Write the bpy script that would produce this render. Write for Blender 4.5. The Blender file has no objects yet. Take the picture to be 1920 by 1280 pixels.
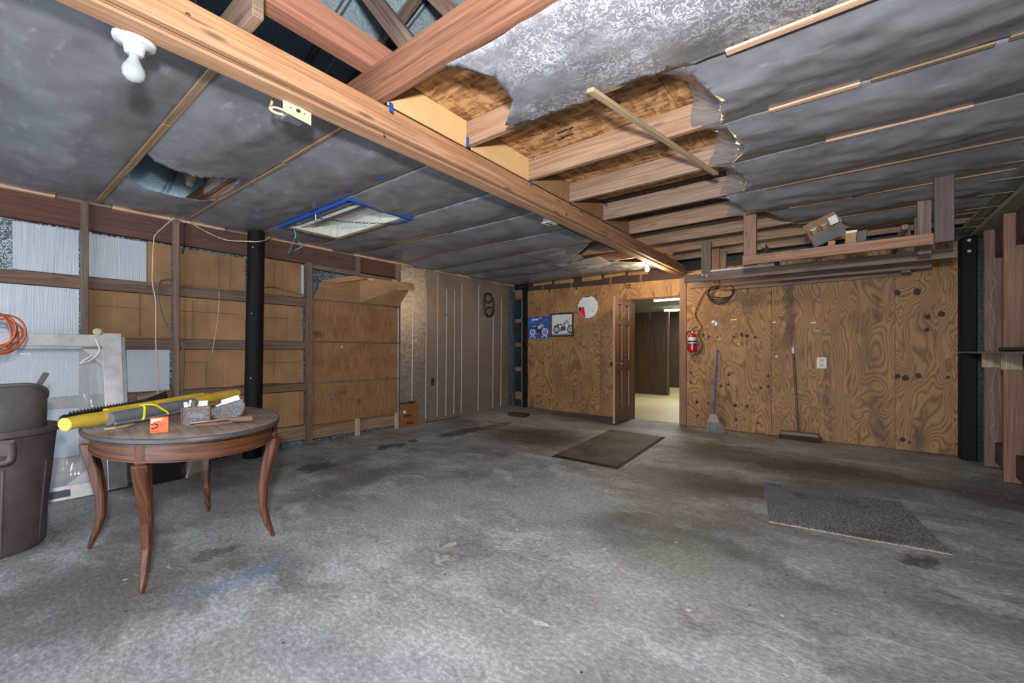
import bpy, bmesh, math, random
from mathutils import Vector, Matrix, noise
from mathutils.geometry import delaunay_2d_cdt
random.seed(7)
sc = bpy.context.scene
col = sc.collection
R = math.radians

# ------------------------------------------------------------------ camera, light, exposure
F, YAW, U0, V0, H = 800.0, R(38.0), 960.0, 658.0, 1.2
cam = bpy.data.cameras.new('camera')
cam.lens = F / 1920 * 36; cam.sensor_width = 36; cam.shift_y = 18 / 1920; cam.clip_start = 0.02
camo = bpy.data.objects.new('camera', cam); col.objects.link(camo)
camo.location = (0, 0, H); camo.rotation_euler = (R(90), 0, YAW)
sc.camera = camo

w = bpy.data.worlds.new('world'); sc.world = w; w.use_nodes = True
w.node_tree.nodes['Background'].inputs[0].default_value = (0.72, 0.85, 1.0, 1)
w.node_tree.nodes['Background'].inputs[1].default_value = 1.2

def area(name, loc, rot, sx, sy, power, color):
    l = bpy.data.lights.new(name, 'AREA'); l.shape = 'RECTANGLE'; l.size = sx; l.size_y = sy
    l.energy = power; l.color = color
    o = bpy.data.objects.new(name, l); col.objects.link(o); o.location = loc; o.rotation_euler = rot
    return o
# daylight from the open garage doorway behind the camera, and the photographer's flash above the camera
area('doorway_daylight', (-1.9, -3.22, 1.15), (R(90), 0, 0), 5.6, 2.1, 145, (0.86, 0.93, 1.0))
area('camera_flash', (0.0, -0.08, 1.63), (R(108), 0, R(36)), 0.16, 0.12, 122, (1.0, 0.96, 0.92))
sc.view_settings.view_transform = 'Standard'; sc.view_settings.look = 'None'
sc.view_settings.gamma = 1; sc.view_settings.use_curve_mapping = False
sc.view_settings.exposure = 0.66

# ------------------------------------------------------------------ measuring helper: a photo pixel onto a known plane of the room
fw = (-math.sin(YAW), math.cos(YAW)); rt = (math.cos(YAW), math.sin(YAW))
def on(u, v, x=None, y=None, z=None):
    a = (u - U0) / F; b = (V0 - v) / F
    d = (fw[0] + a * rt[0], fw[1] + a * rt[1], b)
    t = x / d[0] if x is not None else (y / d[1] if y is not None else (z - H) / d[2])
    return Vector((d[0] * t, d[1] * t, H + d[2] * t))
def fz(x, y):                       # the slab rises a little towards its back left corner
    s = min(1, max(0, (y - 2.2) / 4.8)); k = min(1, max(-.35, (0.2 - x) / 5.4))
    return 0.058 * s * k
def onf(u, v):
    p = on(u, v, z=0)
    for _ in range(4): p = on(u, v, z=fz(p.x, p.y))
    return p

# ------------------------------------------------------------------ object helpers
WL = {}
def place(name, me, parent=None, base=None):
    """link a mesh given in world coordinates; its origin goes to its base"""
    if base is None:
        xs = [v.co for v in me.vertices]
        base = Vector(((min(c.x for c in xs) + max(c.x for c in xs)) / 2, (min(c.y for c in xs) + max(c.y for c in xs)) / 2, min(c.z for c in xs)))
    me.transform(Matrix.Translation(-base))
    o = bpy.data.objects.new(name, me); col.objects.link(o)
    WL[o.name] = base.copy()
    o.location = base
    if parent is not None:
        o.parent = parent; o.location = base - WL[parent.name]
    return o
def tag(o, label=None, cat=None, group=None, kind=None):
    if label: o['label'] = label
    if cat: o['category'] = cat
    if group: o['group'] = group
    if kind: o['kind'] = kind
    return o
def thing(name, loc, label, cat, group=None, kind=None):
    o = bpy.data.objects.new(name, None); col.objects.link(o); o.empty_display_size = .1
    o.location = loc; WL[o.name] = Vector(loc)
    return tag(o, label, cat, group, kind)
def mk(name, verts, faces, mat, parent=None, smooth=False, uvs=None, bevel=0, solid=0, mats=None, midx=None):
    me = bpy.data.meshes.new(name)
    me.from_pydata([tuple(v) for v in verts], [], faces)
    if isinstance(mat, str): mat = MAT[mat]
    me.materials.append(mat)
    if mats:
        for m in mats: me.materials.append(MAT[m])
        for i, p in enumerate(me.polygons): p.material_index = midx[i]
    if uvs:
        ul = me.uv_layers.new(name='UVMap')
        for i, p in enumerate(me.polygons):
            for k, li in enumerate(p.loop_indices): ul.data[li].uv = uvs[i][k]
    if smooth:
        for p in me.polygons: p.use_smooth = True
    me.update()
    o = place(name, me, parent)
    if bevel:
        b = o.modifiers.new('bevel', 'BEVEL'); b.width = bevel; b.segments = 1; b.limit_method = 'ANGLE'; b.angle_limit = R(40)
    if solid:
        s = o.modifiers.new('solid', 'SOLIDIFY'); s.thickness = solid; s.offset = 0
    return o
BF = [(0, 3, 2, 1), (4, 5, 6, 7), (0, 1, 5, 4), (1, 2, 6, 5), (2, 3, 7, 6), (3, 0, 4, 7)]
def hexa(name, c, mat, parent=None, bevel=.003, ax=None, **k):
    """box of eight corners: bottom ring then top ring; uv runs along the longest edge in metres"""
    c = [Vector(p) for p in c]
    ex = [c[1] - c[0], c[3] - c[0], c[4] - c[0]]
    L = Vector(ax) if ax else max(ex, key=lambda e: e.length).normalized()
    off = (random.uniform(0, 50), random.uniform(0, 50)); uvs = []
    for f in BF:
        n = (c[f[1]] - c[f[0]]).cross(c[f[2]] - c[f[1]])
        n = n.normalized() if n.length > 1e-9 else Vector((0, 0, 1))
        s = n.cross(L)
        if s.length < .3: s = Vector((L.y, L.z, L.x))
        s.normalize(); sh = 0.37 * abs(n.x) + 0.71 * abs(n.y) + 1.13 * abs(n.z)
        uvs.append([((c[i] - c[0]).dot(L) + off[0], (c[i] - c[0]).dot(s) + off[1] + sh) for i in f])
    return mk(name, c, BF, mat, parent, uvs=uvs, bevel=bevel, **k)
def box(name, x0, x1, y0, y1, z0, z1, mat, parent=None, bevel=.003, **k):
    return hexa(name, [(x0, y0, z0), (x1, y0, z0), (x1, y1, z0), (x0, y1, z0), (x0, y0, z1), (x1, y0, z1), (x1, y1, z1), (x0, y1, z1)], mat, parent, bevel, **k)
def plank(name, a, b, wd, th, mat, parent=None, up=(0, 0, 1), bevel=.003, **k):
    """board from a to b: wd across, th along up"""
    a, b = Vector(a), Vector(b); d = (b - a).normalized(); up = Vector(up)
    s = d.cross(up).normalized() * wd / 2; n = s.cross(d).normalized() * th / 2
    return hexa(name, [a - s - n, b - s - n, b + s - n, a + s - n, a - s + n, b - s + n, b + s + n, a + s + n], mat, parent, bevel, **k)
def quadplate(name, pts, th, mat, parent=None, bevel=.002, **k):
    """a slab on four corners (counter-clockwise from the visible side), thickness away from it"""
    p = [Vector(q) for q in pts]
    n = (p[1] - p[0]).cross(p[3] - p[0]).normalized() * th
    return hexa(name, [q - n for q in p] + p, mat, parent, bevel, **k)
def spline(pts, n=8, closed=False):
    P = [Vector(p) for p in pts]; out = []; m = len(P)
    rng = m if closed else m - 1
    for i in range(rng):
        if closed: p0, p1, p2, p3 = P[(i - 1) % m], P[i], P[(i + 1) % m], P[(i + 2) % m]
        else: p0, p1, p2, p3 = P[max(i - 1, 0)], P[i], P[i + 1], P[min(i + 2, m - 1)]
        for k in range(n):
            t = k / n
            out.append(.5 * ((2 * p1) + (p2 - p0) * t + (2 * p0 - 5 * p1 + 4 * p2 - p3) * t * t + (3 * p1 - p0 - 3 * p2 + p3) * t ** 3))
    if not closed: out.append(P[-1])
    return out
def sweep_geo(pts, rad, sides=8, closed=False):
    P = [Vector(p) for p in pts]; n = len(P); V = []; Fc = []; up = None
    for i in range(n):
        d = (P[(i + 1) % n] - P[(i - 1) % n]) if closed else (P[min(i + 1, n - 1)] - P[max(i - 1, 0)])
        d = d.normalized() if d.length > 1e-9 else Vector((0, 0, 1))
        if up is None: up = Vector((0, 0, 1)) if abs(d.z) < .9 else Vector((1, 0, 0))
        s = d.cross(up).normalized(); up = s.cross(d).normalized()
        r = rad[i] if isinstance(rad, (list, tuple)) else rad
        for k in range(sides):
            a = 2 * math.pi * k / sides; V.append(P[i] + s * math.cos(a) * r + up * math.sin(a) * r)
    for i in range(n if closed else n - 1):
        j = (i + 1) % n
        for k in range(sides):
            k2 = (k + 1) % sides; Fc.append((i * sides + k, i * sides + k2, j * sides + k2, j * sides + k))
    if not closed: Fc += [tuple(range(sides))[::-1], tuple((n - 1) * sides + k for k in range(sides))]
    return V, Fc
def tube(name, pts, rad, mat, parent=None, sides=8, closed=False, sp=0, **k):
    if sp: pts = spline(pts, sp, closed)
    V, Fc = sweep_geo(pts, rad, sides, closed)
    o = mk(name, V, Fc, mat, parent, smooth=True, **k)
    if not closed:
        m = o.modifiers.new('es', 'EDGE_SPLIT'); m.split_angle = R(60)
    return o
def lathe(name, prof, loc, mat, parent=None, axis=(0, 0, 1), sides=24, smooth=True, **k):
    ax = Vector(axis).normalized(); s = ax.cross(Vector((0, 0, 1)) if abs(ax.z) < .9 else Vector((1, 0, 0))).normalized(); t = ax.cross(s)
    V = []; Fc = []; loc = Vector(loc)
    for r, h in prof:
        for i in range(sides):
            a = 2 * math.pi * i / sides; V.append(loc + ax * h + (s * math.cos(a) + t * math.sin(a)) * r)
    for j in range(len(prof) - 1):
        for i in range(sides):
            i2 = (i + 1) % sides; Fc.append((j * sides + i, j * sides + i2, (j + 1) * sides + i2, (j + 1) * sides + i))
    Fc += [tuple(range(sides))[::-1], tuple((len(prof) - 1) * sides + i for i in range(sides))]
    o = mk(name, V, Fc, mat, parent, **k)
    if smooth:
        for p in o.data.polygons: p.use_smooth = len(p.vertices) == 4
        m = o.modifiers.new('es', 'EDGE_SPLIT'); m.split_angle = R(45)
    return o
def prism(name, poly, mp, th, mat, parent=None, **k):
    """outline poly (2d) mapped by mp(a,b)->Vector, thickness vector th"""
    n = len(poly); th = Vector(th)
    V = [mp(*p) for p in poly] + [mp(*p) + th for p in poly]
    Fc = [tuple(range(n))[::-1], tuple(range(n, 2 * n))] + [(i, (i + 1) % n, n + (i + 1) % n, n + i) for i in range(n)]
    return mk(name, V, Fc, mat, parent, **k)
def join_mk(name, parts, mat, parent=None, **k):
    V, Fc = [], []
    for v, f in parts:
        o = len(V); V += list(v); Fc += [tuple(i + o for i in q) for q in f]
    return mk(name, V, Fc, mat, parent, **k)
def boxgeo(x0, x1, y0, y1, z0, z1):
    return [Vector(p) for p in [(x0, y0, z0), (x1, y0, z0), (x1, y1, z0), (x0, y1, z0), (x0, y0, z1), (x1, y0, z1), (x1, y1, z1), (x0, y1, z1)]], BF
def inpoly(p, poly):
    c = False; n = len(poly); x, y = p[0], p[1]
    for i in range(n):
        x1, y1 = poly[i][0], poly[i][1]; x2, y2 = poly[i - 1][0], poly[i - 1][1]
        if (y1 > y) != (y2 > y) and x < (x2 - x1) * (y - y1) / (y2 - y1) + x1: c = not c
    return c
def dens(poly, res):
    out = []
    for i in range(len(poly)):
        a = Vector(poly[i][:2]); b = Vector(poly[(i + 1) % len(poly)][:2]); m = max(1, int((b - a).length / res))
        out += [a + (b - a) * k / m for k in range(m)]
    return out
def sheet(name, outline, zf, mat, parent, holes=(), res=.07, solid=.0015, **k):
    """a hanging film: flat outline in x,y, height zf(x,y)"""
    o2 = dens(outline, res); hs = [dens(h, res * .6) for h in holes]
    V = list(o2); E = [(i, (i + 1) % len(o2)) for i in range(len(o2))]
    for h in hs:
        b = len(V); V += h; E += [(b + i, b + (i + 1) % len(h)) for i in range(len(h))]
    x0 = min(p.x for p in o2); x1 = max(p.x for p in o2); y0 = min(p.y for p in o2); y1 = max(p.y for p in o2)
    rng = random.Random(3); yy = y0 + res / 2; r = 0
    while yy < y1:
        xx = x0 + res * (.5 if r % 2 else 1)
        while xx < x1:
            p = Vector((xx + rng.uniform(-.1, .1) * res, yy + rng.uniform(-.1, .1) * res))
            if inpoly(p, o2) and not any(inpoly(p, h) for h in hs): V.append(p)
            xx += res
        yy += res * .87; r += 1
    vo, eo, fo, *_ = delaunay_2d_cdt(V, E, [], 0, 1e-5)
    keep = []
    for f in fo:
        c = sum((vo[i] for i in f), Vector((0, 0))) / len(f)
        if inpoly(c, o2) and not any(inpoly(c, h) for h in hs): keep.append(tuple(f))
    return mk(name, [(p.x, p.y, zf(p.x, p.y)) for p in vo], keep, mat, parent, smooth=True, solid=solid, **k)
def nz(x, y, z=0): return noise.noise(Vector((x, y, z)))

# ------------------------------------------------------------------ materials
MAT = {}
def lin(h):
    if isinstance(h, str):
        h = h.lstrip('#'); c = [int(h[i:i + 2], 16) / 255 for i in (0, 2, 4)]
        return tuple(x / 12.92 if x <= .04045 else ((x + .055) / 1.055) ** 2.4 for x in c) + (1,)
    return tuple(h) + ((1,) if len(h) == 3 else ())
class NT:
    def __init__(s, name):
        m = bpy.data.materials.new(name); m.use_nodes = True; MAT[name] = m; s.m = m
        s.t = m.node_tree; s.b = s.t.nodes['Principled BSDF']; s.out = s.t.nodes['Material Output']
    def n(s, ty, **k):
        x = s.t.nodes.new(ty)
        for a, v in k.items(): setattr(x, a, v)
        return x
    def l(s, a, b): s.t.links.new(a, b)
    def set(s, sock, v):
        if hasattr(v, 'is_output') or isinstance(v, bpy.types.NodeSocket): s.l(v, sock)
        else: sock.default_value = v
    def uv(s): return s.n('ShaderNodeUVMap').outputs[0]
    def pos(s): return s.n('ShaderNodeNewGeometry').outputs['Position']
    def obj(s): return s.n('ShaderNodeTexCoord').outputs['Object']
    def rnd(s): return s.n('ShaderNodeObjectInfo').outputs['Random']
    def map(s, v, scale=(1, 1, 1), loc=(0, 0, 0), rot=(0, 0, 0)):
        x = s.n('ShaderNodeMapping'); s.l(v, x.inputs[0]); x.inputs[1].default_value = loc; x.inputs[2].default_value = rot; x.inputs[3].default_value = scale
        return x.outputs[0]
    def noise(s, v, scale=5, detail=3, rough=.5, dist=0, color=False):
        x = s.n('ShaderNodeTexNoise'); s.l(v, x.inputs['Vector']); x.inputs['Scale'].default_value = scale
        x.inputs['Detail'].default_value = detail; x.inputs['Roughness'].default_value = rough; x.inputs['Distortion'].default_value = dist
        return x.outputs['Color' if color else 'Fac']
    def vor(s, v, scale=5, out='Distance', feature='F1', rnd=1):
        x = s.n('ShaderNodeTexVoronoi', feature=feature); s.l(v, x.inputs['Vector']); x.inputs['Scale'].default_value = scale; x.inputs['Randomness'].default_value = rnd
        return x.outputs[out]
    def ramp(s, f, stops):
        x = s.n('ShaderNodeValToRGB'); s.l(f, x.inputs[0]); e = x.color_ramp.elements
        while len(e) < len(stops): e.new(.5)
        for i, (p, c) in enumerate(stops): e[i].position = p; e[i].color = lin(c) if not isinstance(c, (int, float)) else (c, c, c, 1)
        return x.outputs[0]
    def math(s, op, a, b=0, c=0, clamp=False):
        x = s.n('ShaderNodeMath', operation=op, use_clamp=clamp); s.set(x.inputs[0], a); s.set(x.inputs[1], b); s.set(x.inputs[2], c)
        return x.outputs[0]
    def mix(s, f, a, b, blend='MIX'):
        x = s.n('ShaderNodeMix', data_type='RGBA', blend_type=blend); s.set(x.inputs[0], f)
        for i, v in ((6, a), (7, b)):
            s.set(x.inputs[i], lin(v) if isinstance(v, (str, tuple)) else v)
        return x.outputs[2]
    def smooth(s, f, a, b):
        x = s.n('ShaderNodeMapRange', interpolation_type='SMOOTHSTEP'); s.l(f, x.inputs[0]); x.inputs[1].default_value = a; x.inputs[2].default_value = b
        return x.outputs[0]
    def vadd(s, a, b, op='ADD'):
        x = s.n('ShaderNodeVectorMath', operation=op); s.set(x.inputs[0], a); s.set(x.inputs[1], b); return x.outputs[0]
    def sep(s, v):
        x = s.n('ShaderNodeSeparateXYZ'); s.l(v, x.inputs[0]); return x.outputs
    def comb(s, a, b, c=0):
        x = s.n('ShaderNodeCombineXYZ'); s.set(x.inputs[0], a); s.set(x.inputs[1], b); s.set(x.inputs[2], c); return x.outputs[0]
    def bump(s, h, st=.3, dist=.01, nrm=None):
        x = s.n('ShaderNodeBump'); x.inputs['Strength'].default_value = st; x.inputs['Distance'].default_value = dist; s.l(h, x.inputs['Height'])
        if nrm is not None: s.l(nrm, x.inputs['Normal'])
        return x.outputs[0]
    def done(s, base=None, rough=.6, metal=0, nrm=None, **k):
        if base is not None: s.set(s.b.inputs['Base Color'], lin(base) if isinstance(base, (str, tuple)) else base)
        s.set(s.b.inputs['Roughness'], rough); s.set(s.b.inputs['Metallic'], metal)
        if nrm is not None: s.l(nrm, s.b.inputs['Normal'])
        for a, v in k.items(): s.set(s.b.inputs[a], v)
        return s.m
def plain(name, c, rough=.6, metal=0, var=.12, scale=14, **k):
    n = NT(name); p = n.pos(); f = n.noise(p, scale, 4, .6)
    c = lin(c); d = tuple(x * (1 - var) for x in c[:3]); e = tuple(min(1, x * (1 + var)) for x in c[:3])
    return n.done(n.ramp(f, [(.3, d), (.7, e)]), rough, metal, n.bump(f, .12, .004), **k)
def lumber(name, light, dark, knot=.5, contrast=1, dirt='#3a2c24', dirty=.35, rough=.72, vary=.35, sat=.72):
    """sawn wood: grain along the uv u axis"""
    n = NT(name); uv = n.uv(); rn = n.rnd()
    warp = n.noise(n.map(uv, (1.1, 7, 1)), 1, 2, .5)
    g = n.noise(n.map(n.vadd(uv, n.comb(0, n.math('MULTIPLY', warp, .05))), (1.3, 75, 1)), 1, 5, .65)
    ring = n.math('SINE', n.math('MULTIPLY', n.noise(n.map(uv, (.55, 9, 1)), 1, 1.5, .45), 46))
    gm = n.math('ADD', n.math('MULTIPLY', g, .72), n.math('MULTIPLY', ring, .05))
    c = n.ramp(gm, [(.24, dark), (.50, light), (.78, light)])
    c2 = n.mix(n.math('MULTIPLY', n.smooth(n.noise(n.map(uv, (1.7, 6, 1)), 1, 4, .6), .50, .78), dirty), c, dirt)
    if knot:
        kd = n.vor(n.map(uv, (2.2, 9, 1)), 1)
        c2 = n.mix(n.math('MULTIPLY', n.smooth(kd, .15, .06), knot), c2, '#2a1710')
    hs = n.n('ShaderNodeHueSaturation'); n.l(c2, hs.inputs['Color'])
    n.l(n.math('MULTIPLY_ADD', rn, vary, 1 - vary / 2), hs.inputs['Value'])
    n.l(n.math('MULTIPLY_ADD', rn, .2, sat), hs.inputs['Saturation'])
    return n.done(hs.outputs[0], rough, 0, n.bump(g, .25, .003))
lumber('wood_beam', '#b08259', '#8b5c37', .6, dirty=.28, vary=.08, sat=.82)
lumber('wood_joist', '#9d7b5f', '#78573c', .5, dirty=.3, vary=.18)
lumber('wood_header', '#8a5a3d', '#5a3523', .3, dirty=.35, vary=.1)
lumber('wood_red', '#a8643f', '#82452b', .3, dirty=.25, vary=.15)
lumber('wood_truss', '#8d7260', '#5c4536', .4, dirty=.4)
lumber('wood_band', '#623628', '#472419', .6, dirty=.4, vary=.12)
lumber('wood_girt', '#775843', '#4f3828', .5, dirty=.4)
lumber('wood_stud', '#7d6a58', '#564536', .3, dirty=.4, vary=.25)
lumber('wood_sill', '#8a6e54', '#604731', .6, dirty=.35)
lumber('wood_orange', '#8f5f3d', '#6a4128', .3, dirty=.3)
lumber('wood_rstud', '#84604d', '#63422f', .3, dirty=.45, vary=.2)
lumber('wood_rdark', '#4c342c', '#35221c', .3, dirty=.4)
lumber('wood_rack', '#83695a', '#5a4438', .3, dirty=.4, vary=.3)
lumber('wood_purple', '#5c4744', '#46332f', .2, dirty=.3)
lumber('wood_batten', '#cdA583', '#a87c58', .15, dirty=.15, vary=.15)
lumber('wood_batten_old', '#937552', '#6b5238', .2, dirty=.3, vary=.25)
lumber('wood_stick', '#ad9468', '#84693e', .15, dirty=.3, vary=0)
lumber('wood_pale', '#b9a178', '#8f7650', .2, dirty=.25)
lumber('wood_plate', '#7d7a6b', '#5b584c', .2, dirty=.35)
lumber('wood_door', '#6e4a30', '#4a2f1e', 0, dirty=.25, vary=.05, rough=.5)
lumber('wood_dooredge', '#a67a52', '#865d3a', 0, dirty=.15, vary=.05)
lumber('wood_table', '#6e3e1e', '#3a1c0d', .1, dirty=.5, dirt='#23140f', vary=.1, rough=.42, sat=.84)
lumber('wood_paneling', '#4b321f', '#2f1e13', .2, dirty=.3, rough=.45)

def plywood(name, light, mid, dark, rings=15, stretch=.30, sc_=1.25):
    n = NT(name); uv = n.uv(); rn = n.rnd()
    v = n.vadd(n.map(uv, (stretch, 1, 1)), n.comb(n.math('MULTIPLY', rn, 37), n.math('MULTIPLY', rn, 91)))
    h = n.noise(v, sc_ * 1.9, 2.6, .42, .55)
    saw = n.math('FRACT', n.math('MULTIPLY', h, rings))
    tri = n.math('ABSOLUTE', n.math('SUBTRACT', saw, .5))
    fine = n.noise(n.map(uv, (2.2, 95, 1)), 1, 3, .6)
    f = n.math('ADD', tri, n.math('MULTIPLY', n.math('SUBTRACT', fine, .5), .35))
    c = n.ramp(f, [(.03, dark), (.17, mid), (.36, light)])
    big = n.noise(n.map(uv, (.8, 1.6, 1)), 1.4, 4, .6)
    c = n.mix(n.smooth(big, .42, .72), c, n.mix(.62, c, '#5e4128'))
    st = n.noise(n.map(uv, (.9, 3.5, 1)), 1.1, 4, .65)
    c = n.mix(n.math('MULTIPLY', n.smooth(st, .60, .74), .5), c, '#33241a')
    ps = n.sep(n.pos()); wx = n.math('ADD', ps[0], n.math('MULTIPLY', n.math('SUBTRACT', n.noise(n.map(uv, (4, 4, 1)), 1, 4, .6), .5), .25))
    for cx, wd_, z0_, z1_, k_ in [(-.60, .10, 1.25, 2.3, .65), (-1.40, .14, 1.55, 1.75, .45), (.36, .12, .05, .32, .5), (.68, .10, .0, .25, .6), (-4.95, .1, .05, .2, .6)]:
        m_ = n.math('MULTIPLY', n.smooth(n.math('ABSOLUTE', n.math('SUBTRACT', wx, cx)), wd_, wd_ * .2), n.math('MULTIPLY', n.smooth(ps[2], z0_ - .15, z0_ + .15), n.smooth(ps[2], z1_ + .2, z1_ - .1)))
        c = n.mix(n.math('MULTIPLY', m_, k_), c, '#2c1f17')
    return n.done(c, .66, 0, n.bump(f, .12, .002))
plywood('plywood', '#98734a', '#85623c', '#6a4c2e', rings=30, stretch=.36, sc_=1.45)
n = NT('plywood_hatch'); uv = n.uv(); rn = n.rnd()
g = n.noise(n.map(uv, (5, 60, 1)), 1, 4, .65); b_ = n.noise(n.vadd(uv, n.comb(n.math('MULTIPLY', rn, 9), 0)), 2.6, 5, .65)
c = n.ramp(g, [(.25, '#62452e'), (.5, '#7c5b3d'), (.75, '#927150')])
c = n.mix(n.math('MULTIPLY', n.smooth(b_, .46, .68), .55), c, '#5d3a26'); c = n.mix(n.math('MULTIPLY', n.smooth(n.noise(uv, 4.2, 4, .6), .60, .72), .7), c, '#33231b')
n.done(c, .7, 0, n.bump(g, .2, .002))

n = NT('osb'); p = n.pos()
f = None
for k, (sx_, sy_, ro_) in enumerate([(9, 34, .35), (30, 10, -.5), (12, 38, 1.1)]):
    q = n.sep(n.vor(n.map(p, (sx_, sy_, 20), (k * 3.1, k * 1.7, 0), (0, 0, ro_)), 1, 'Color'))[k]
    f = n.math('MULTIPLY', q, .34) if f is None else n.math('ADD', f, n.math('MULTIPLY', q, .33))
f = n.math('ADD', n.math('MULTIPLY', f, .75), n.math('MULTIPLY', n.noise(n.map(p, (12, 70, 9), rot=(0, 0, .3)), 1, 4, .6), .28))
n.done(n.ramp(f, [(.30, '#6f4b2c'), (.5, '#a07448'), (.68, '#c1986b')]), .75, 0, n.bump(f, .25, .004))

# concrete slab with stains, chips and old paint
n = NT('concrete'); p = n.pos(); nn = n.noise(p, 1.1, 6, .62, .4)
wob = n.noise(p, 2.6, 4, .6, color=True)
pw = n.vadd(p, n.vadd(n.vadd(wob, (.5, .5, .5), 'SUBTRACT'), (.55, .55, .55), 'MULTIPLY'))
base = n.ramp(nn, [(.30, '#747371'), (.43, '#8f9092'), (.57, '#a6a8aa'), (.70, '#bfc1c3')])
stre = n.noise(n.map(pw, (1.3, 4.6, 1)), 1, 8, .70)
base = n.mix(n.math('MULTIPLY', n.smooth(stre, .50, .68), .55), base, '#5d5a57')
base = n.mix(n.math('MULTIPLY', n.smooth(n.noise(n.map(pw, (1.5, 3.0, 1), (9, 3, 0)), 1, 9, .68), .50, .64), .75), base, '#bcc2c8')
base = n.mix(n.math('MULTIPLY', n.smooth(n.noise(n.map(p, (.6, .9, 1), (4, 1, 0)), 1, 6, .6), .48, .64), .6), base, '#655c52')
base = n.mix(n.math('MULTIPLY', n.smooth(n.noise(n.map(p, (.6, .9, 1), (1, 7, 0)), 1, 3, .5), .5, .66), .35), base, '#8b93a4')
def blob(base, u, v, rx, ry, colr, k, soft=.5, rot=0):
    c = on(u, v, z=0)
    q = n.map(pw, (1 / rx, 1 / ry, 0), (-c.x / rx, -c.y / ry, 0)) if not rot else n.map(n.map(pw, (1, 1, 0), (-c.x, -c.y, 0)), (1, 1, 0), (0, 0, 0), (0, 0, rot))
    if rot: q = n.vadd(q, (1 / rx, 1 / ry, 0), 'MULTIPLY')
    ln = n.n('ShaderNodeVectorMath', operation='LENGTH'); n.l(q, ln.inputs[0])
    return n.mix(n.math('MULTIPLY', n.smooth(ln.outputs['Value'], 1 + soft * .5, 1 - soft * .5), k), base, colr)
for a in [(1000, 822, .75, .55, '#37332f', .75, .9), (1120, 790, 1.3, .35, '#45403b', .6, .9), (1400, 860, 1.2, .45, '#45403b', .65, 1.),
          (1330, 905, .75, .35, '#423d39', .65, .9), (1230, 1000, .55, .38, '#4b4742', .6, .9), (1100, 945, .5, .4, '#5c564f', .5, 1),
          (870, 812, .14, .42, '#3d3a37', .75, .3), (920, 803, .14, .5, '#45413d', .6, .5), (777, 829, .09, .09, '#3a3735', .8, .3), (735, 839, .1, .18, '#423f3c', .8, .3), (592, 874, .16, .2, '#3b3a39', .7, .3),
          (650, 905, .22, .75, '#4d5a70', .6, 1.), (800, 945, .3, .6, '#a3abb8', .4, 1.), (430, 1090, .10, .30, '#6f8bb0', .42, 1.), (410, 1031, .07, .13, '#4a4845', .6, .3),
          (1722, 1056, .12, .09, '#3f3b37', .75, .6), (848, 1021, .05, .05, '#bdb5a8', .9, .2), (1015, 1155, .03, .03, '#c7c9cc', .9, .3), (1700, 1130, .35, .2, '#6a6159', .45, 1),
          (1915, 1170, .09, .16, '#46413c', .6, .6), (1320, 1080, .35, .3, '#b1b2b0', .4, 1.), (1010, 945, .45, .35, '#b4b7ba', .5, 1.), (1080, 925, .35, .3, '#b4b7b8', .45, 1.), (1130, 1130, .3, .25, '#aeb1b4', .4, 1.), (1640, 905, .5, .12, '#a3a6a8', .45, .9), (900, 1190, .4, .3, '#b2b5b8', .4, 1.), (100, 1130, .3, .35, '#75706c', .6, .8), (1600, 890, .9, .3, '#4a4643', .5, 1.), (1850, 925, .25, .5, '#4a4643', .5, .8)]:
    base = blob(base, *a)
spk = n.noise(n.map(p, (.8, 1.25, 1)), 42, 6, .80); base = n.mix(.55, base, n.ramp(spk, [(.36, '#3d3b39'), (.5, '#88898b'), (.66, '#d6d8da')]), 'OVERLAY')
base = n.mix(n.smooth(n.vor(p, 5.5), .045, .03), base, '#2f2d2b')
base = n.mix(n.math('MULTIPLY', n.smooth(n.vor(n.map(p, (1, 1, 1), (3.3, 1.7, 0)), 4.2), .05, .035), .7), base, '#c9cdd2')
hr = n.noise(n.map(pw, (1.3, 26, 1), rot=(0, 0, .5)), 1, 3, .6); base = n.mix(n.math('MULTIPLY', n.smooth(hr, .64, .70), .45), base, '#c4c8cc')
n.done(base, n.math('MULTIPLY_ADD', stre, .25, .5), 0, n.bump(n.math('ADD', spk, n.noise(p, 90, 2)), .22, .004))

def film(name, lo, hi, rough=.34, alpha=1, wr=1.0, sw=0):
    n = NT(name); p = n.pos()
    a = n.noise(n.map(p, (1.3, 6, 3), rot=(0, 0, .35)), 1.6, 2, .5, .1); b = n.noise(n.map(p, (1.2, 7, 3), rot=(0, 0, -.30)), 1.8, 2, .5, .1)
    h = n.math('ADD', n.math('ABSOLUTE', n.math('SUBTRACT', a, .5)), n.math('MULTIPLY', n.math('ABSOLUTE', n.math('SUBTRACT', b, .5)), .8))
    base = n.ramp(n.noise(p, 3.2, 5, .6, .4), [(.32, lo), (.68, hi)])
    base = n.mix(n.math('MULTIPLY', n.smooth(n.noise(n.map(p, (3, 9, 3), rot=(0, 0, .5)), 2, 4, .65), .58, .72), .35), base, '#a3a7af')
    if sw:
        q = n.vadd(p, n.vadd(n.noise(p, 8, 3, .6, color=True), (.16, .16, .16), 'MULTIPLY'))
        r = n.math('ABSOLUTE', n.math('SUBTRACT', n.noise(q, 27, 2.5, .55, 1.0), .5))
        msk = n.math('MULTIPLY', n.smooth(r, .055, .012), n.smooth(n.noise(p, 2.1, 3, .5), .36, .6))
        base = n.mix(n.math('MULTIPLY', msk, sw), base, '#c9cfd6')
    k = {}
    if alpha < 1: k['Alpha'] = alpha
    return n.done(base, rough, 0, n.bump(h, .55 * wr, .03), **k)
film('film_grey', '#65666d', '#7f8188', .30, 1, .10)
film('film_crinkled', '#66676f', '#7b7c85', .42, 1, .2, .6)
film('film_clear', '#8f949d', '#adb2ba', .12, .30)

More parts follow.
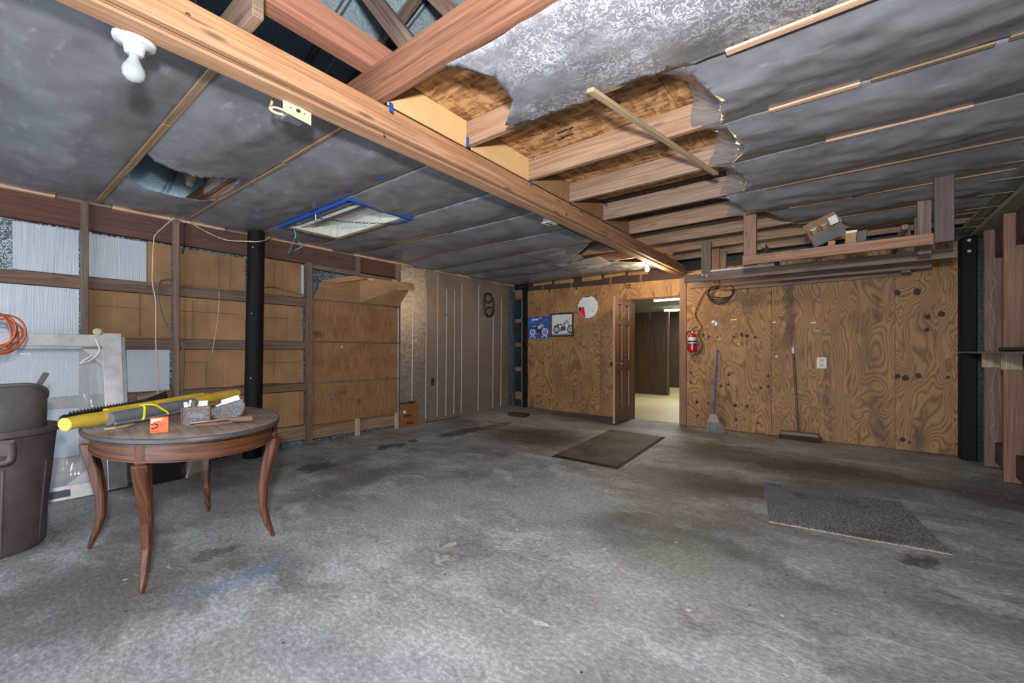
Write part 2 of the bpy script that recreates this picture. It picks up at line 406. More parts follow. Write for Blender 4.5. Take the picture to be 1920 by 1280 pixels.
n = NT('cardboard'); uv = n.uv(); rn = n.rnd()
cor = n.math('SINE', n.math('MULTIPLY', n.sep(uv)[1], 620))
crease = n.noise(n.map(uv, (.6, 38, 1)), 1, 2, .5)
c = n.ramp(n.noise(uv, 2.2, 4, .6), [(.3, '#775a3f'), (.7, '#94724f')])
c = n.mix(n.math('MULTIPLY', n.smooth(crease, .62, .72), .4), c, '#b58f66')
c = n.mix(n.math('MULTIPLY', n.smooth(crease, .36, .28), .35), c, '#5f4229')
hs = n.n('ShaderNodeHueSaturation'); n.l(c, hs.inputs['Color']); n.l(n.math('MULTIPLY_ADD', rn, .3, .85), hs.inputs['Value'])
n.done(hs.outputs[0], .8, 0, n.bump(n.math('ADD', n.math('MULTIPLY', cor, .5), n.math('MULTIPLY', crease, 2)), .12, .003))
plain('cardboard_pale', '#c6a273', .8, var=.06, scale=6)
plain('cardboard_brown', '#7a4c26', .8, var=.08)
n = NT('foam_foil'); uv = n.uv(); p = n.pos()
rib = n.noise(n.map(uv, (3, 130, 1)), 1, 2, .5); tx = n.noise(n.map(uv, (160, 160, 1)), 1, 2, .5)
n.done(n.ramp(n.math('ADD', n.math('MULTIPLY', rib, .5), n.math('MULTIPLY', tx, .5)), [(.3, '#8d98a5'), (.7, '#b6c0cb')]), .45, .2, n.bump(n.math('ADD', rib, n.math('MULTIPLY', tx, .6)), .5, .003))
plain('foam_white', '#a9b4c1', .7, var=.07, scale=60)
n = NT('foil_board'); uv = n.uv(); p = n.pos()
cr = n.noise(n.map(p, (1, 7, 16)), 1, 5, .65, .8); cr2 = n.noise(n.map(p, (1, 30, 6)), 1, 3, .6)
c = n.ramp(n.noise(p, 1.3, 4, .6), [(.3, '#7e756f'), (.7, '#938b86')])
n.done(c, n.math('MULTIPLY_ADD', cr, .35, .25), .55, n.bump(n.math('ADD', cr, n.math('MULTIPLY', cr2, .5)), .35, .006))
n = NT('foil_bright'); p = n.pos()
cr = n.noise(n.map(p, (1, 9, 18)), 1, 5, .65, 1.2)
n.done(n.ramp(cr, [(.3, '#8d8a8a'), (.7, '#b7b4b2')]), n.math('MULTIPLY_ADD', cr, .3, .2), .75, n.bump(cr, .5, .008))
n = NT('siding_speckle'); p = n.pos()
f = n.noise(p, 55, 4, .75, 1.5)
n.done(n.ramp(f, [(.44, '#14191e'), (.5, '#3f4c57'), (.56, '#9fb0bd')]), .45, .3)
n = NT('siding_dark'); p = n.pos()
n.done(n.ramp(n.noise(p, 30, 3, .6), [(.35, '#1d272a'), (.65, '#3c4a4e')]), .35, .5)
n = NT('roof_metal'); p = n.pos()
n.done(n.ramp(n.noise(p, 60, 3, .7), [(.35, '#8ba3b2'), (.65, '#b9d0dd')]), .45, .2)
n = NT('creosote'); p = n.pos()
f = n.noise(n.map(p, (14, 14, 2)), 1, 5, .7)
n.done(n.ramp(f, [(.3, '#080808'), (.62, '#131213'), (.8, '#3a3633')]), .7, 0, n.bump(f, .4, .01), **{'Specular IOR Level': .2})
n = NT('tabletop'); uv = n.uv()
g = n.noise(n.map(uv, (2, 42, 1)), 1, 5, .65); b_ = n.noise(uv, 3.5, 4, .6)
c = n.ramp(g, [(.25, '#4d3e35'), (.55, '#7c6a5d'), (.8, '#968779')])
n.done(n.mix(n.smooth(b_, .4, .7), c, n.mix(.5, c, '#a3a09b')), .6, 0, n.bump(g, .15, .002))
n = NT('carpet'); p = n.pos()
f = n.noise(p, 130, 3, .8); g = n.noise(p, 2.2, 4, .6)
c = n.ramp(f, [(.40, '#26262b'), (.5, '#5f6069'), (.6, '#a0a1a8')])
n.done(n.mix(n.math('MULTIPLY', n.smooth(g, .52, .7), .6), c, '#3a3026'), .95, 0, n.bump(f, .8, .006))
n = NT('rubber_mat'); p = n.pos()
f = n.noise(p, 2.6, 5, .65, .6)
n.done(n.ramp(f, [(.36, '#211b19'), (.5, '#41372f'), (.64, '#5b5046')]), n.math('MULTIPLY_ADD', f, .4, .5), 0, n.bump(n.noise(p, 160, 2), .2, .002))
n = NT('leather'); p = n.pos()
f = n.noise(p, 90, 3, .7); g = n.noise(p, 14, 4, .6)
n.done(n.mix(n.smooth(g, .5, .75), n.ramp(f, [(.35, '#33353b'), (.65, '#6e7179')]), '#6a5648'), .7, 0, n.bump(f, .4, .002))
n = NT('bin_plastic'); p = n.pos()
f = n.noise(p, 5, 5, .65)
n.done(n.ramp(f, [(.3, '#4a3f41'), (.7, '#63575a')]), .52, 0, n.bump(n.noise(p, 60, 3), .1, .002))
n = NT('grey_plastic'); p = n.pos()
n.done(n.ramp(n.noise(p, 4, 5, .65), [(.3, '#4d4948'), (.7, '#6b6766')]), .5)
n = NT('aluminium'); p = n.pos()
f = n.noise(p, 7, 4, .6)
n.done(n.ramp(f, [(.3, '#9a9a9e'), (.7, '#bcbcc0')]), n.math('MULTIPLY_ADD', f, .3, .28), .6, n.bump(f, .1, .004))
n = NT('clear_sheet'); p = n.pos()
f = n.noise(n.map(p, (2, 5, 2)), 1, 3, .5, .6)
n.done('#d5dde6', .08, 0, n.bump(f, .45, .04), Alpha=.22)
for nm, c, r, me_ in [('yellow_foam', '#c8ae3c', .6, 0), ('grey_foam', '#6a7079', .75, 0), ('yellow_strap', '#d2d31f', .5, 0), ('orange_card', '#e2622f', .55, 0), ('paper_white', '#bfc2c6', .7, 0),
                      ('black_plastic', '#17171a', .4, 0), ('dark_rubber', '#1c1a1a', .55, 0), ('porcelain', '#b4b9b9', .25, 0), ('ivory_plastic', '#aca78f', .4, 0), ('galvanised', '#8e979d', .4, .7), ('chrome', '#b8babd', .2, .9),
                      ('blue_tape', '#1d4c9c', .5, 0), ('cyan_wire', '#4fa0bd', .4, 0), ('cream_wire', '#b9a586', .5, 0), ('grey_cable', '#5a5852', .55, 0), ('orange_cord', '#b0512a', .5, 0), ('black_cable', '#211d1b', .55, 0),
                      ('red_paint', '#a01521', .25, 0), ('sign_white', '#b9c2c9', .4, 0), ('label_red', '#cf1f35', .45, 0), ('label_black', '#1b1b1d', .5, 0), ('poster_blue', '#2a4288', .4, 0), ('poster_pale', '#b9c2e2', .4, 0), ('photo_grey', '#b8bec2', .4, 0), ('photo_dark', '#3b3d42', .4, 0), ('photo_mid', '#7b7f85', .4, 0), ('poster_teal', '#1c6aa0', .4, 0),
                      ('blue_metal', '#27508e', .4, 0), ('bristle_grey', '#7b7d80', .8, 0), ('broom_pink', '#8d7871', .6, 0), ('bristle_dark', '#3a2b1f', .85, 0), ('dark_handle', '#463a30', .5, 0), ('rust', '#6e5145', .7, .2), ('blade_steel', '#948a80', .5, .5),
                      ('white_enamel', '#cfd4cc', .4, 0), ('reflector', '#9aa0a0', .3, .5), ('glass_tube', '#c5cbcb', .25, 0), ('brass', '#8a6d36', .35, .8), ('tan_floor', '#b3a27c', .45, 0), ('dark_glass', '#241f1c', .3, 0), ('knot_dark', '#2c1a10', .7, 0), ('tape_white', '#c9c9c6', .5, 0), ('ceiling_tile', '#a3a39a', .8, 0), ('dark_board', '#33231b', .75, 0), ('brown_block', '#3b2a24', .7, 0), ('chip_grey', '#a9aba9', .6, 0), ('smudge', '#2b221c', .8, 0), ('bolt_white', '#b9b6ae', .5, 0), ('navy', '#2b3c4c', .5, 0), ('ink_dark', '#2d2723', .8, 0), ('fold_brown', '#644528', .8, 0), ('knot_brown', '#573520', .7, 0), ('rim_dark', '#3c3b3d', .5, 0)]:
    plain(nm, c, r, me_)
n = NT('bulb_frost'); n.done('#8f979b', .15)
def emit(name, c, s):
    n = NT(name); n.done(c, .5); n.b.inputs['Emission Color'].default_value = lin(c); n.b.inputs['Emission Strength'].default_value = s
emit('bulb_lit', '#ffdca8', 22); emit('tube_lit', '#f4ffe6', 9)

# ------------------------------------------------------------------ the setting: slab and front wall
XL, YB, XR, ZJ = -5.38, 7.0, 1.155, 2.57     # left stud faces, plywood face, right stud faces, joist undersides
V = []; Fc = []; gx = [-5.62 + 7.1 * i / 48 for i in range(49)]; gy = [-3.8 + 11.0 * j / 56 for j in range(57)]
for yy in gy:
    for xx in gx: V.append((xx, yy, fz(xx, yy)))
for j in range(56):
    for i in range(48): q = j * 49 + i; Fc.append((q, q + 1, q + 50, q + 49))
nb = len(V); V += [(-5.62, -3.8, -.15), (1.48, -3.8, -.15), (1.48, 7.2, -.15), (-5.62, 7.2, -.15)]
Fc += [(nb, nb + 3, nb + 2, nb + 1)]
Fc += [tuple(range(48, -1, -1)) + (nb, nb + 1), tuple(56 * 49 + i for i in range(49)) + (nb + 2, nb + 3)]
Fc += [tuple(j * 49 for j in range(57)) + (nb + 3, nb), tuple(j * 49 + 48 for j in range(56, -1, -1)) + (nb + 1, nb + 2)]
tag(mk('floor', V, Fc, 'concrete', smooth=False), 'stained grey concrete garage slab', 'floor', kind='structure')

wf = thing('wall_front', (-2, -3.3, 0), 'front wall around the open garage doorway', 'wall', kind='structure')
box('pier', -5.6, -4.75, -3.35, -3.25, 0, 2.75, 'wood_girt', wf)
box('pier', .95, 1.4, -3.35, -3.25, 0, 2.75, 'wood_girt', wf)
box('lintel', -4.75, .95, -3.35, -3.25, 2.25, 2.75, 'wood_girt', wf)

# ------------------------------------------------------------------ left wall
wl = thing('wall_left', (-5.5, 3, 0), 'left wall of studs and girts filled with foam and cardboard sheets', 'wall', kind='structure')
for y0 in [-3.45 + .9 * i for i in range(12)]:
    y1 = min(y0 + .9, 7.3)
    box('siding_panel', -5.56, -5.52, y0 + .003, y1 - .003, -.1, 2.72, 'siding_speckle', wl, bevel=0)
    for dy in (.3, .34): box('siding_rib', -5.52, -5.513, y0 + dy, y0 + dy + .014, 0, 2.7, 'galvanised', wl, bevel=0)
box('band_board', -5.52, -5.44, -3.2, .66, 2.31, 2.555, 'wood_band', wl)
box('band_board', -5.52, -5.441, .665, 2.05, 2.305, 2.555, 'wood_band', wl)
box('band_board', -5.52, -5.44, 2.055, 3.42, 2.32, 2.555, 'wood_band', wl)
box('band_board', -5.52, -5.442, 3.425, 4.12, 2.325, 2.555, 'wood_band', wl)
GZ = [(1.77, 1.88), (1.22, 1.32), (.70, .79)]
for z0, z1 in GZ:
    box('girt', -5.515, -5.44, -3.2, .655, z0 - .005, z1 - .005, 'wood_girt', wl)
    box('girt', -5.515, -5.44, .66, 2.7, z0, z1, 'wood_girt', wl)
box('sill_board', -5.51, -5.43, -3.2, 1.35, .07, .25, 'wood_sill', wl)
box('sill_board', -5.51, -5.43, 1.36, 2.68, .075, .255, 'wood_sill', wl)
box('sill_board', -5.51, -5.43, 2.745, 4.09, .065, .235, 'wood_sill', wl)
for (y0, y1, zb, m) in [(-.62, -.57, .02, 'wood_stud'), (.635, .682, .02, 'wood_stud'), (1.30, 1.355, .02, 'wood_stud'), (2.665, 2.735, .02, 'wood_girt')]:
    box('stud', -5.44, XL, y0, y1, zb, 2.545 if y0 < 2 else 2.33, m, wl)
box('stud_edge', XL - .03, XL + .012, 1.312, 1.345, .30, 2.50, 'wood_rstud', wl)
# filling: (y0, y1, z0, z1, material)
for i, (y0, y1, z0, z1, m) in enumerate([
        (.24, .63, 1.885, 2.29, 'foam_foil'), (.69, 1.105, 1.885, 2.28, 'foam_foil'), (1.11, 1.30, 1.88, 2.285, 'cardboard'), (1.36, 1.99, 1.88, 2.275, 'cardboard'),
        (-.55, .63, 1.325, 1.76, 'foam_foil'), (.69, 1.30, 1.325, 1.765, 'cardboard'), (1.36, 2.0, 1.325, 1.765, 'cardboard'),
        (-.55, .63, .80, 1.21, 'foam_foil'), (.69, .90, .80, 1.21, 'foam_white'), (.955, 1.29, .80, 1.215, 'foam_white'), (1.37, 2.0, .80, 1.215, 'cardboard'),
        (-.55, .63, .26, .69, 'foam_white'), (.69, 1.29, .26, .69, 'cardboard'), (1.36, 2.0, .26, .69, 'cardboard'),
        (2.13, 2.655, 1.885, 2.31, 'cardboard'), (2.13, 2.66, 1.325, 1.765, 'cardboard'), (2.13, 2.66, .80, 1.215, 'cardboard'), (2.12, 2.66, .262, .69, 'cardboard')]):
    nm = 'foam_panel' if 'foam' in m else 'cardboard_panel'
    box(nm, -5.512, -5.478 + .008 * (i % 3), y0, y1, z0, z1, m, wl, bevel=0, ax=(0, 0, 1))
# folds and torn flaps in the cardboard
for (y0, z0, y1, z1) in [(1.72, 1.90, 1.72, 2.26), (1.83, 1.89, 1.83, 2.25), (1.05, 1.34, 1.05, 1.75), (1.48, 1.34, 1.48, 1.74), (2.3, 1.9, 2.3, 2.29), (2.44, 1.34, 2.44, 1.72), (1.6, .82, 1.6, 1.08), (1.38, 1.08, 1.62, 1.08), (2.3, .9, 2.3, 1.2), (2.14, 1.06, 2.64, 1.06), (1.38, 1.62, 1.9, 1.62), (.75, 1.62, 1.1, 1.615), (2.14, 1.6, 2.5, 1.605)]:
    plank('cardboard_fold', (-5.458, y0, z0), (-5.458, y1, z1), .004, .004, 'fold_brown', wl, up=(1, 0, 0), bevel=0)
box('foam_strip', -5.47, -5.445, 2.628, 2.655, 1.9, 2.29, 'foam_white', wl, bevel=0)
# battens closing the film along the wall head
y = -3.2; k = 0
while y < 6.95:
    ln_ = random.Random(k).uniform(.28, .62); k += 1
    box('cornice_strip', -5.44, -5.40 + .006 * (k % 3), y, min(y + ln_, 6.98), 2.530, 2.558, 'wood_batten' if k % 3 else 'wood_batten_old', wl); y += ln_ + .004

# framing over the hatch
box('hatch_header', -5.50, -5.42, 2.74, 3.40, 2.265, 2.32, 'wood_stud', wl)
box('hatch_header', -5.50, -5.42, 3.40, 4.10, 2.255, 2.305, 'wood_stud', wl)
box('block_stud', -5.45, -5.395, 3.375, 3.43, 2.12, 2.54, 'wood_stud', wl)
box('block_stud', -5.45, -5.395, 4.05, 4.115, 2.25, 2.54, 'wood_stud', wl)
box('block_stud', -5.43, -5.385, 3.36, 3.42, .012, .255, 'wood_pale', wl)
box('block_stud', -5.43, -5.385, 4.03, 4.085, .02, .26, 'wood_pale', wl)

# foil-faced insulation boards with taped joints
fo = [(4.12, 4.62, 'foil_bright'), (4.62, 5.05, 'foil_board'), (5.05, 6.0, 'foil_board'), (6.0, 6.79, 'foil_board')]
for i, (y0, y1, m) in enumerate(fo):
    box('foil_panel', -5.44, -5.395 - .003 * (i % 2), y0 + .002, y1 - .002, .405 if i == 0 else .045, 2.545, m, wl, bevel=0)
box('foil_panel', -5.44, -5.40, 4.43, 4.618, .03, .402, 'foil_bright', wl, bevel=0)
for i, u in enumerate([772.6, 798, 819.6, 836, 854, 868, 899.6, 927, 942]):
    p0 = on(u - (3 if i > 3 else 0), 760, x=-5.39); rg = random.Random(i)
    zt = rg.uniform(2.2, 2.5); zb = .1 if i != 0 else .42
    tube('tape_strip', [(-5.3925, p0.y, zb), (-5.3925, p0.y + .012, (zb + zt) / 2), (-5.3925, p0.y + .02, zt)], .0038, 'tape_white', wl, sides=4)
for (u, v, r) in [(811, 715, .05), (836, 590, .02), (803, 764, .017), (787, 743, .012)]:
    p = on(u, v, x=-5.39)
    prism('scuff' if r > .03 else 'tape_bit', [(r * (.6 + .5 * random.random()) * math.cos(a * .628), (1.7 if r > .03 else 1) * r * (.6 + .5 * random.random()) * math.sin(a * .628)) for a in range(10)], lambda a, b: p + Vector((0, a, b)), (.002, 0, 0), 'smudge' if r > .03 else 'blue_tape', wl)

# ------------------------------------------------------------------ back wall
wb = thing('wall_back', (-2, 7.05, 0), 'back wall of knotty plywood sheets with a doorway', 'wall', kind='structure')
def ply(x0, x1, z0a, z0b, z1a, z1b, dy=0):
    hexa('plywood_sheet', [(x0, YB + dy, z0a), (x1, YB + dy, z0b), (x1, YB + .02 + dy, z0b), (x0, YB + .02 + dy, z0a), (x0, YB + dy, z1a), (x1, YB + dy, z1b), (x1, YB + .02 + dy, z1b), (x0, YB + .02 + dy, z1a)], 'plywood', wb, bevel=.0015, ax=(0, 0, 1))
def zt_(x): return 2.412 - .019 * (x + 5.07)
for x0, x1 in [(-5.07, -4.68), (-4.677, -3.47), (-3.467, -2.90)]:
    ply(x0, x1, fz(x0, 7) + .006, fz(x1, 7) + .006, zt_(x0), zt_(x1))
ply(-2.897, -2.078, 2.085, 2.085, zt_(-2.9), zt_(-2.08))
for x0, x1 in [(-1.972, -.825), (-.822, .478), (.481, 1.03)]:
    ply(x0, x1, fz(x0, 7) + .006, fz(x1, 7) + .006, 2.46, 2.46)
box('jamb_board', -2.075, -1.975, YB - .012, YB + .03, .035, 2.36, 'wood_orange', wb)
box('door_jamb', -2.90, -2.87, YB + .02, YB + .13, .035, 2.085, 'wood_door', wb)
box('door_jamb', -2.095, -2.07, YB + .03, YB + .13, .035, 2.085, 'wood_orange', wb)
box('door_jamb', -2.87, -2.095, YB + .02, YB + .13, 2.062, 2.085, 'wood_door', wb)
box('header_board', -5.1, -2.0, YB + .045, YB + .09, 2.30, 2.56, 'dark_board', wb)
box('header_board', -2.0, 1.2, YB + .045, YB + .09, 2.30, 2.56, 'dark_board', wb)
for x in (-4.75, -4.1, -3.3, -2.75):
    box('header_stud', x, x + .04, YB + .033, YB + .045, 2.385, 2.55, 'wood_girt', wb)
for x0, x1, dz, t in [(-4.95, -4.5, .05, 2), (-4.45, -4.02, .07, -2), (-3.85, -3.45, .09, 1), (-3.40, -3.0, .05, 3), (-2.95, -2.6, .06, -3)]:
    plank('cardboard_stuffing', (x0, YB + .03, 2.53), (x1, YB + .03, 2.53 + .004 * t), .004, dz, 'cardboard', wb, bevel=0)
for i, x in enumerate((-4.55, -3.95)): box('hinge_tab', x, x + .025, YB - .012, YB, 2.34, 2.43, 'black_plastic', wb)
for i in range(4): box('outer_siding', -2.05 + .885 * i, -2.05 + .885 * i + .882, YB + .10, YB + .12, -.05, 2.7, 'siding_dark', wb, bevel=0)
for i in range(3): box('outer_siding', -5.09 + .71 * i, -5.09 + .71 * i + .708, YB + .10, YB + .12, -.0, 2.7, 'siding_dark', wb, bevel=0)
# open corner strip beside the plywood: siding, girts and a black post
box('corner_siding', -5.5, -5.08, YB + .13, YB + .16, 0, 2.6, 'siding_dark', wb, bevel=0)
box('corner_rib', -5.315, -5.285, YB + .115, YB + .13, .05, 2.4, 'galvanised', wb, bevel=.004)
for z0, z1 in [(2.27, 2.47), (1.79, 1.87), (1.29, 1.37), (.78, .87), (.20, .36)]:
    box('corner_girt', -5.43, -5.16, YB + .06, YB + .11, z0, z1, 'wood_orange', wb)
box('corner_block', -5.26, -5.19, YB + .045, YB + .058, .37, 1.13, 'wood_orange', wb)
tag(box('corner_post', -5.175, -5.078, YB - .045, YB + .044, .062, 2.55, 'creosote', bevel=.012), 'square black post in the corner by the blue poster', 'post')
cpo = thing('corner_post', (1.1, 6.89, -.02), 'wide black post in the corner by the bare studs', 'post')
box('post_shaft', 1.012, 1.14, 6.80, 6.985, -.015, 2.465, 'creosote', cpo, bevel=.012)
for z in (2.30, 2.42): lathe('bolt_washer', [(.016, 0), (.016, .004), (.008, .006)], (1.075, 6.80, z), 'bolt_white', cpo, axis=(0, -1, 0), sides=10)
# knots and stains in the plywood
kn = [(210, 383), (245, 395), (302, 400, 9), (415, 397), (465, 382, 15), (500, 390, 15), (555, 400), (127, 635), (125, 700), (380, 648), (375, 713), (328, 720), (643, 658), (593, 735), (643, 728), (165, 830, 14), (243, 838), (420, 852, 15), (500, 858, 13), (170, 920), (427, 945), (1502, 103, 18), (1632, 97, 22), (1798, 243, 20), (1703, 262, 16), (1700, 347, 14), (1503, 657, 17), (1558, 670, 19), (1642, 655, 17), (1840, 665, 9), (1537, 1080, 15), (1585, 1100, 8), (575, 970, 10), (480, 942, 6), (1905, 1110, 8), (222, 915, 5)]
kp = [on(1260 + a[0] / 3.5556, 520 + a[1] / 3.5556, y=YB - .001) for a in kn]; kr = [(a[2] if len(a) > 2 else 11) for a in kn]
kp += [on(940 + a / 3.3675, 460 + b / 3.3675, y=YB - .001) for a, b in [(245, 410), (242, 735), (262, 745), (250, 985)]]; kr += [10, 11, 11, 11]
for p, r in zip(kp, kr):
    rr = r / 3.5556 * 6.3 / 800 * .85; rg = random.Random(r + p.x)
    prism('knot', [(rr * rg.uniform(.75, 1.1) * math.cos(a * .628), rr * rg.uniform(.8, 1.2) * math.sin(a * .628)) for a in range(10)], lambda a, b: p + Vector((a, 0, b)), (0, -.0012, 0), 'knot_dark', wb)

# room behind the doorway
br = thing('wall_back_room', (-3.5, 12.5, 0), 'dark wood panelled room behind the doorway', 'wall', kind='structure')
box('side_wall', -6.6, -6.5, 7.16, 14, 0, 2.45, 'wood_paneling', br); box('side_wall', -1.2, -1.1, 7.16, 14, 0, 2.45, 'wood_paneling', br)
box('end_wall', -6.6, -1.1, 14, 14.1, 0, 2.45, 'wood_paneling', br)
box('near_wall', -6.6, -2.95, 7.15, 7.17, 0.03, 2.45, 'wood_paneling', br); box('near_wall', -2.06, -1.1, 7.15, 7.17, 0.03, 2.45, 'wood_paneling', br)
box('near_wall', -2.95, -2.06, 7.15, 7.17, 2.08, 2.45, 'wood_paneling', br)
for i in range(6):
    x = -6.5 + i * .467; box('wood_panel', x, x + .46, 11.4, 11.44, .03, 2.25, 'wood_paneling', br, ax=(0, 0, 1))
box('panel_cap', -3.71, -3.66, 11.38, 11.46, .03, 2.25, 'wood_door', br)
for x in (-3.28, -3.18, -3.1): box('loose_board', x, x + .07, 12.0, 12.05, .04, 2.2, 'wood_batten_old', br)
tag(box('floor_back_room', -6.6, -1.1, 7.13, 14.1, -.1, .032, 'tan_floor', bevel=0), 'smooth tan floor of the room beyond the doorway', 'floor', kind='structure')
tag(box('ceiling_back_room', -6.6, -1.1, 7.13, 14.1, 2.45, 2.5, 'ceiling_tile', bevel=0), 'pale ceiling of the room beyond the doorway', 'ceiling', kind='structure')

# ------------------------------------------------------------------ right wall
wr = thing('wall_right', (1.35, 3, 0), 'right wall of bare reddish studs over dark metal siding', 'wall', kind='structure')
for y0 in [-3.45 + .9 * i for i in range(12)]:
    box('siding_panel', 1.36, 1.39, y0 + .003, min(y0 + .9, 7.2) - .003, -.1, 2.85, 'siding_dark', wr, bevel=0)
    box('siding_rib', 1.345, 1.36, y0 + .4, y0 + .44, 0, 2.6, 'galvanised', wr, bevel=.004)
for y in (6.55, 5.86, 5.18, 4.5, 3.85, 3.2, 2.5, 1.8, 1.1, .4, -.3, -1.0, -1.7, -2.4, -3.1):
    box('stud', XR - .01, 1.27, y, y + .05, 0.0, 2.46, 'wood_rstud', wr)
for z0, z1 in [(1.22, 1.30), (1.74, 1.82), (.70, .79)]: box('girt', 1.272, 1.33, -3.2, 7.0, z0, z1, 'wood_rdark', wr)
box('head_board', 1.218, 1.262, -3.2, 6.99, 2.16, 2.465, 'wood_rdark', wr); box('sill_board', 1.218, 1.262, -3.2, 6.99, .05, .26, 'wood_rdark', wr)
box('top_plate', XR - .06, 1.40, -3.2, 6.98, 2.47, 2.515, 'wood_plate', wr)
box('plate_board', XR - .16, XR - .06, -3.2, 6.98, 2.52, 2.55, 'wood_plate', wr)

# ------------------------------------------------------------------ ceiling: beam, joists, battens, films
ce = thing('ceiling', (-2, 3, 2.57), 'open joist ceiling partly covered with grey plastic film', 'ceiling', kind='structure')
box('beam', -2.14, -2.035, -3.25, 7.04, 2.402, 2.565, 'wood_beam', ce, bevel=.006)
box('beam_ply', -2.033, -2.005, -3.25, 7.04, 2.41, 2.563, 'wood_beam', ce, bevel=.006)
box('beam_ledger', -2.003, -1.965, -3.25, 7.04, 2.404, 2.478, 'wood_beam', ce, bevel=.006)
JY = [-2.6, -1.95, -1.3, -.62, .05, .74, 1.41, 2.08, 2.79, 3.43, 4.12, 4.80, 5.46, 6.06, 6.62]
for i, y in enumerate(JY):
    big = i == 6
    if y < 1.4: box('joist', -5.5, -1.9 if y > 0 else 1.35, y - .022, y + .022, ZJ, 2.735, 'wood_truss', ce)
    else: box('joist', -5.5, 1.38, y - (.03 if big else .021), y + .021, ZJ + .001, 2.775 if big else 2.735, 'wood_header' if big else 'wood_joist', ce)
# sheathing above the joists
for i, (x0, x1) in enumerate([(-2.05, -.83), (-.825, .4), (.405, 1.38)]):
    box('osb_panel', x0, x1, 1.44, 3.98, 2.738, 2.75, 'osb', ce, bevel=0)
# boards closing the loft over the back half
for i in range(10):
    box('loft_board', -2.05 + i * .345, -2.05 + i * .345 + .34, 4.0, 7.0, 2.738, 2.752, 'dark_board', ce, bevel=0)
for i in range(9):
    box('loft_board', -5.5 + i * .383, -5.5 + i * .383 + .378, 4.82, 7.0, 2.738, 2.752, 'wood_orange', ce, bevel=0)
# cardboard blocks between the joists over the beam
for i in range(6, 11):
    y0, y1 = JY[i] + .025, JY[i + 1] - .023
    box('cardboard_block', -2.0, -1.992, y0, y1, 2.562, 2.735, 'cardboard_pale' if i < 8 else 'cardboard', ce, bevel=0, ax=(0, 0, 1))
    if i > 6: box('block_flap', -1.992, -1.95, y0 - .002, y0 + .004, 2.575, 2.725, 'cardboard_pale', ce, bevel=0)
def tapebit(p, s, ax, nrm, seed=0):
    rg = random.Random(seed); a = Vector(ax).normalized(); n_ = Vector(nrm).normalized(); b = n_.cross(a)
    V = [p + a * s[0] * i * rg.uniform(.75, 1.1) + b * s[1] * j * rg.uniform(.75, 1.1) + n_ * rg.uniform(.001, .012) for j in (-.5, 0, .5) for i in (-.5, .5)]
    mk('tape_patch', V, [(0, 1, 3, 2), (2, 3, 5, 4)], 'blue_tape', ce, solid=.0012)
for i, (u, v, sx, sy) in enumerate([(732, 201, .05, .03), (875, 265, .075, .03), (1000, 298, .03, .045), (995, 341, .035, .03), (1072, 381, .03, .02), (1135, 384, .025, .05)]):
    tapebit(on(u, v, x=-1.957), (sx, sy), (0, 0, 1), (1, 0, 0), i)

# film on the left side, one sheet to a bay
hole = [(on(u, v, z=2.56).x, on(u, v, z=2.56).y) for u, v in [(219, 325), (245, 295), (272, 291), (264, 277), (290, 299), (340, 317), (392, 326), (448, 333), (408, 371), (385, 372), (345, 363), (270, 346)]]
lamp_hole = [(-4.80, 2.12), (-3.50, 2.12), (-3.50, 2.74), (-4.80, 2.74)]
def wrinkle(x, y, sd): return max(0, 1 - 1.6 * abs(nz(x * 1.2 + y * .5, (y - .4 * x) * 7.5, sd))) ** 3
def zleft(y0, y1, sd, amp=.028):
    def f(x, y):
        s = max(0, math.sin(math.pi * (y - y0) / (y1 - y0)))
        s *= min(1, max(0, (x + 5.43) / .35)) ** .5
        return 2.562 - s * (amp + .02 * nz(x * 1.1, y * 2, sd)) - s * .007 * wrinkle(-x, y, sd) - s * .018 * abs(nz(x * 2.3 + y * 2.0, y * 7 - x, sd + 3)) - .006 * abs(nz(x * 6, y * 12, sd))
    return f
bays = [-3.25, -2.6, -1.95, -1.3, -.62, .05, .74, 1.41, 2.08, 2.79, 3.43, 4.12, 4.80, 5.46, 6.06, 7.0]
for i in range(len(bays) - 1):
    y0, y1 = bays[i], bays[i + 1]; xr = [-2.145, -2.145]
    out = [(-5.43, y0), (-2.145, y0), (-2.145, y1), (-5.43, y1)]; hs = []
    if abs(y0 - .74) < .01: hs = [hole]
    if abs(y0 - 2.08) < .01: hs = [lamp_hole]
    if abs(y0 - 4.8) < .01: out = [(-5.43, y0), (-2.5, y0), (-2.75, 5.0), (-3.0, 5.25), (-3.25, y1), (-5.43, y1)]
    if abs(y0 - 5.46) < .01: out = [(-5.43, y0), (-3.2, y0), (-3.35, 5.7), (-3.1, 5.9), (-2.7, y1), (-5.43, y1)]
    if abs(y0 - 6.06) < .01: out = [(-5.43, y0), (-2.75, y0), (-2.145, 6.4), (-2.145, y1), (-5.43, y1)]
    sheet('plastic_film', out, zleft(y0, y1, i * 7.3, .028 if i < 11 else .045), 'film_grey', ce, hs, res=.055 if .0 < y0 < 3 else .08)
# torn clear film bunched up near the bare joists
def bunch(cx, cy, sx, sy, zd, seed):
    sheet('loose_film', [(cx - sx, cy - sy), (cx + sx, cy - sy * .8), (cx + sx * .9, cy + sy), (cx - sx * .8, cy + sy)],
          lambda x, y: 2.545 - zd * max(0, 1 - ((x - cx) / sx) ** 2) * (.5 + .8 * abs(nz(x * 5, y * 7, seed))) , 'film_clear', ce, res=.05)
bunch(-3.25, 5.15, .35, .3, .08, 1); bunch(-3.2, 5.75, .45, .3, .10, 2); bunch(-2.6, 6.3, .4, .2, .07, 4)
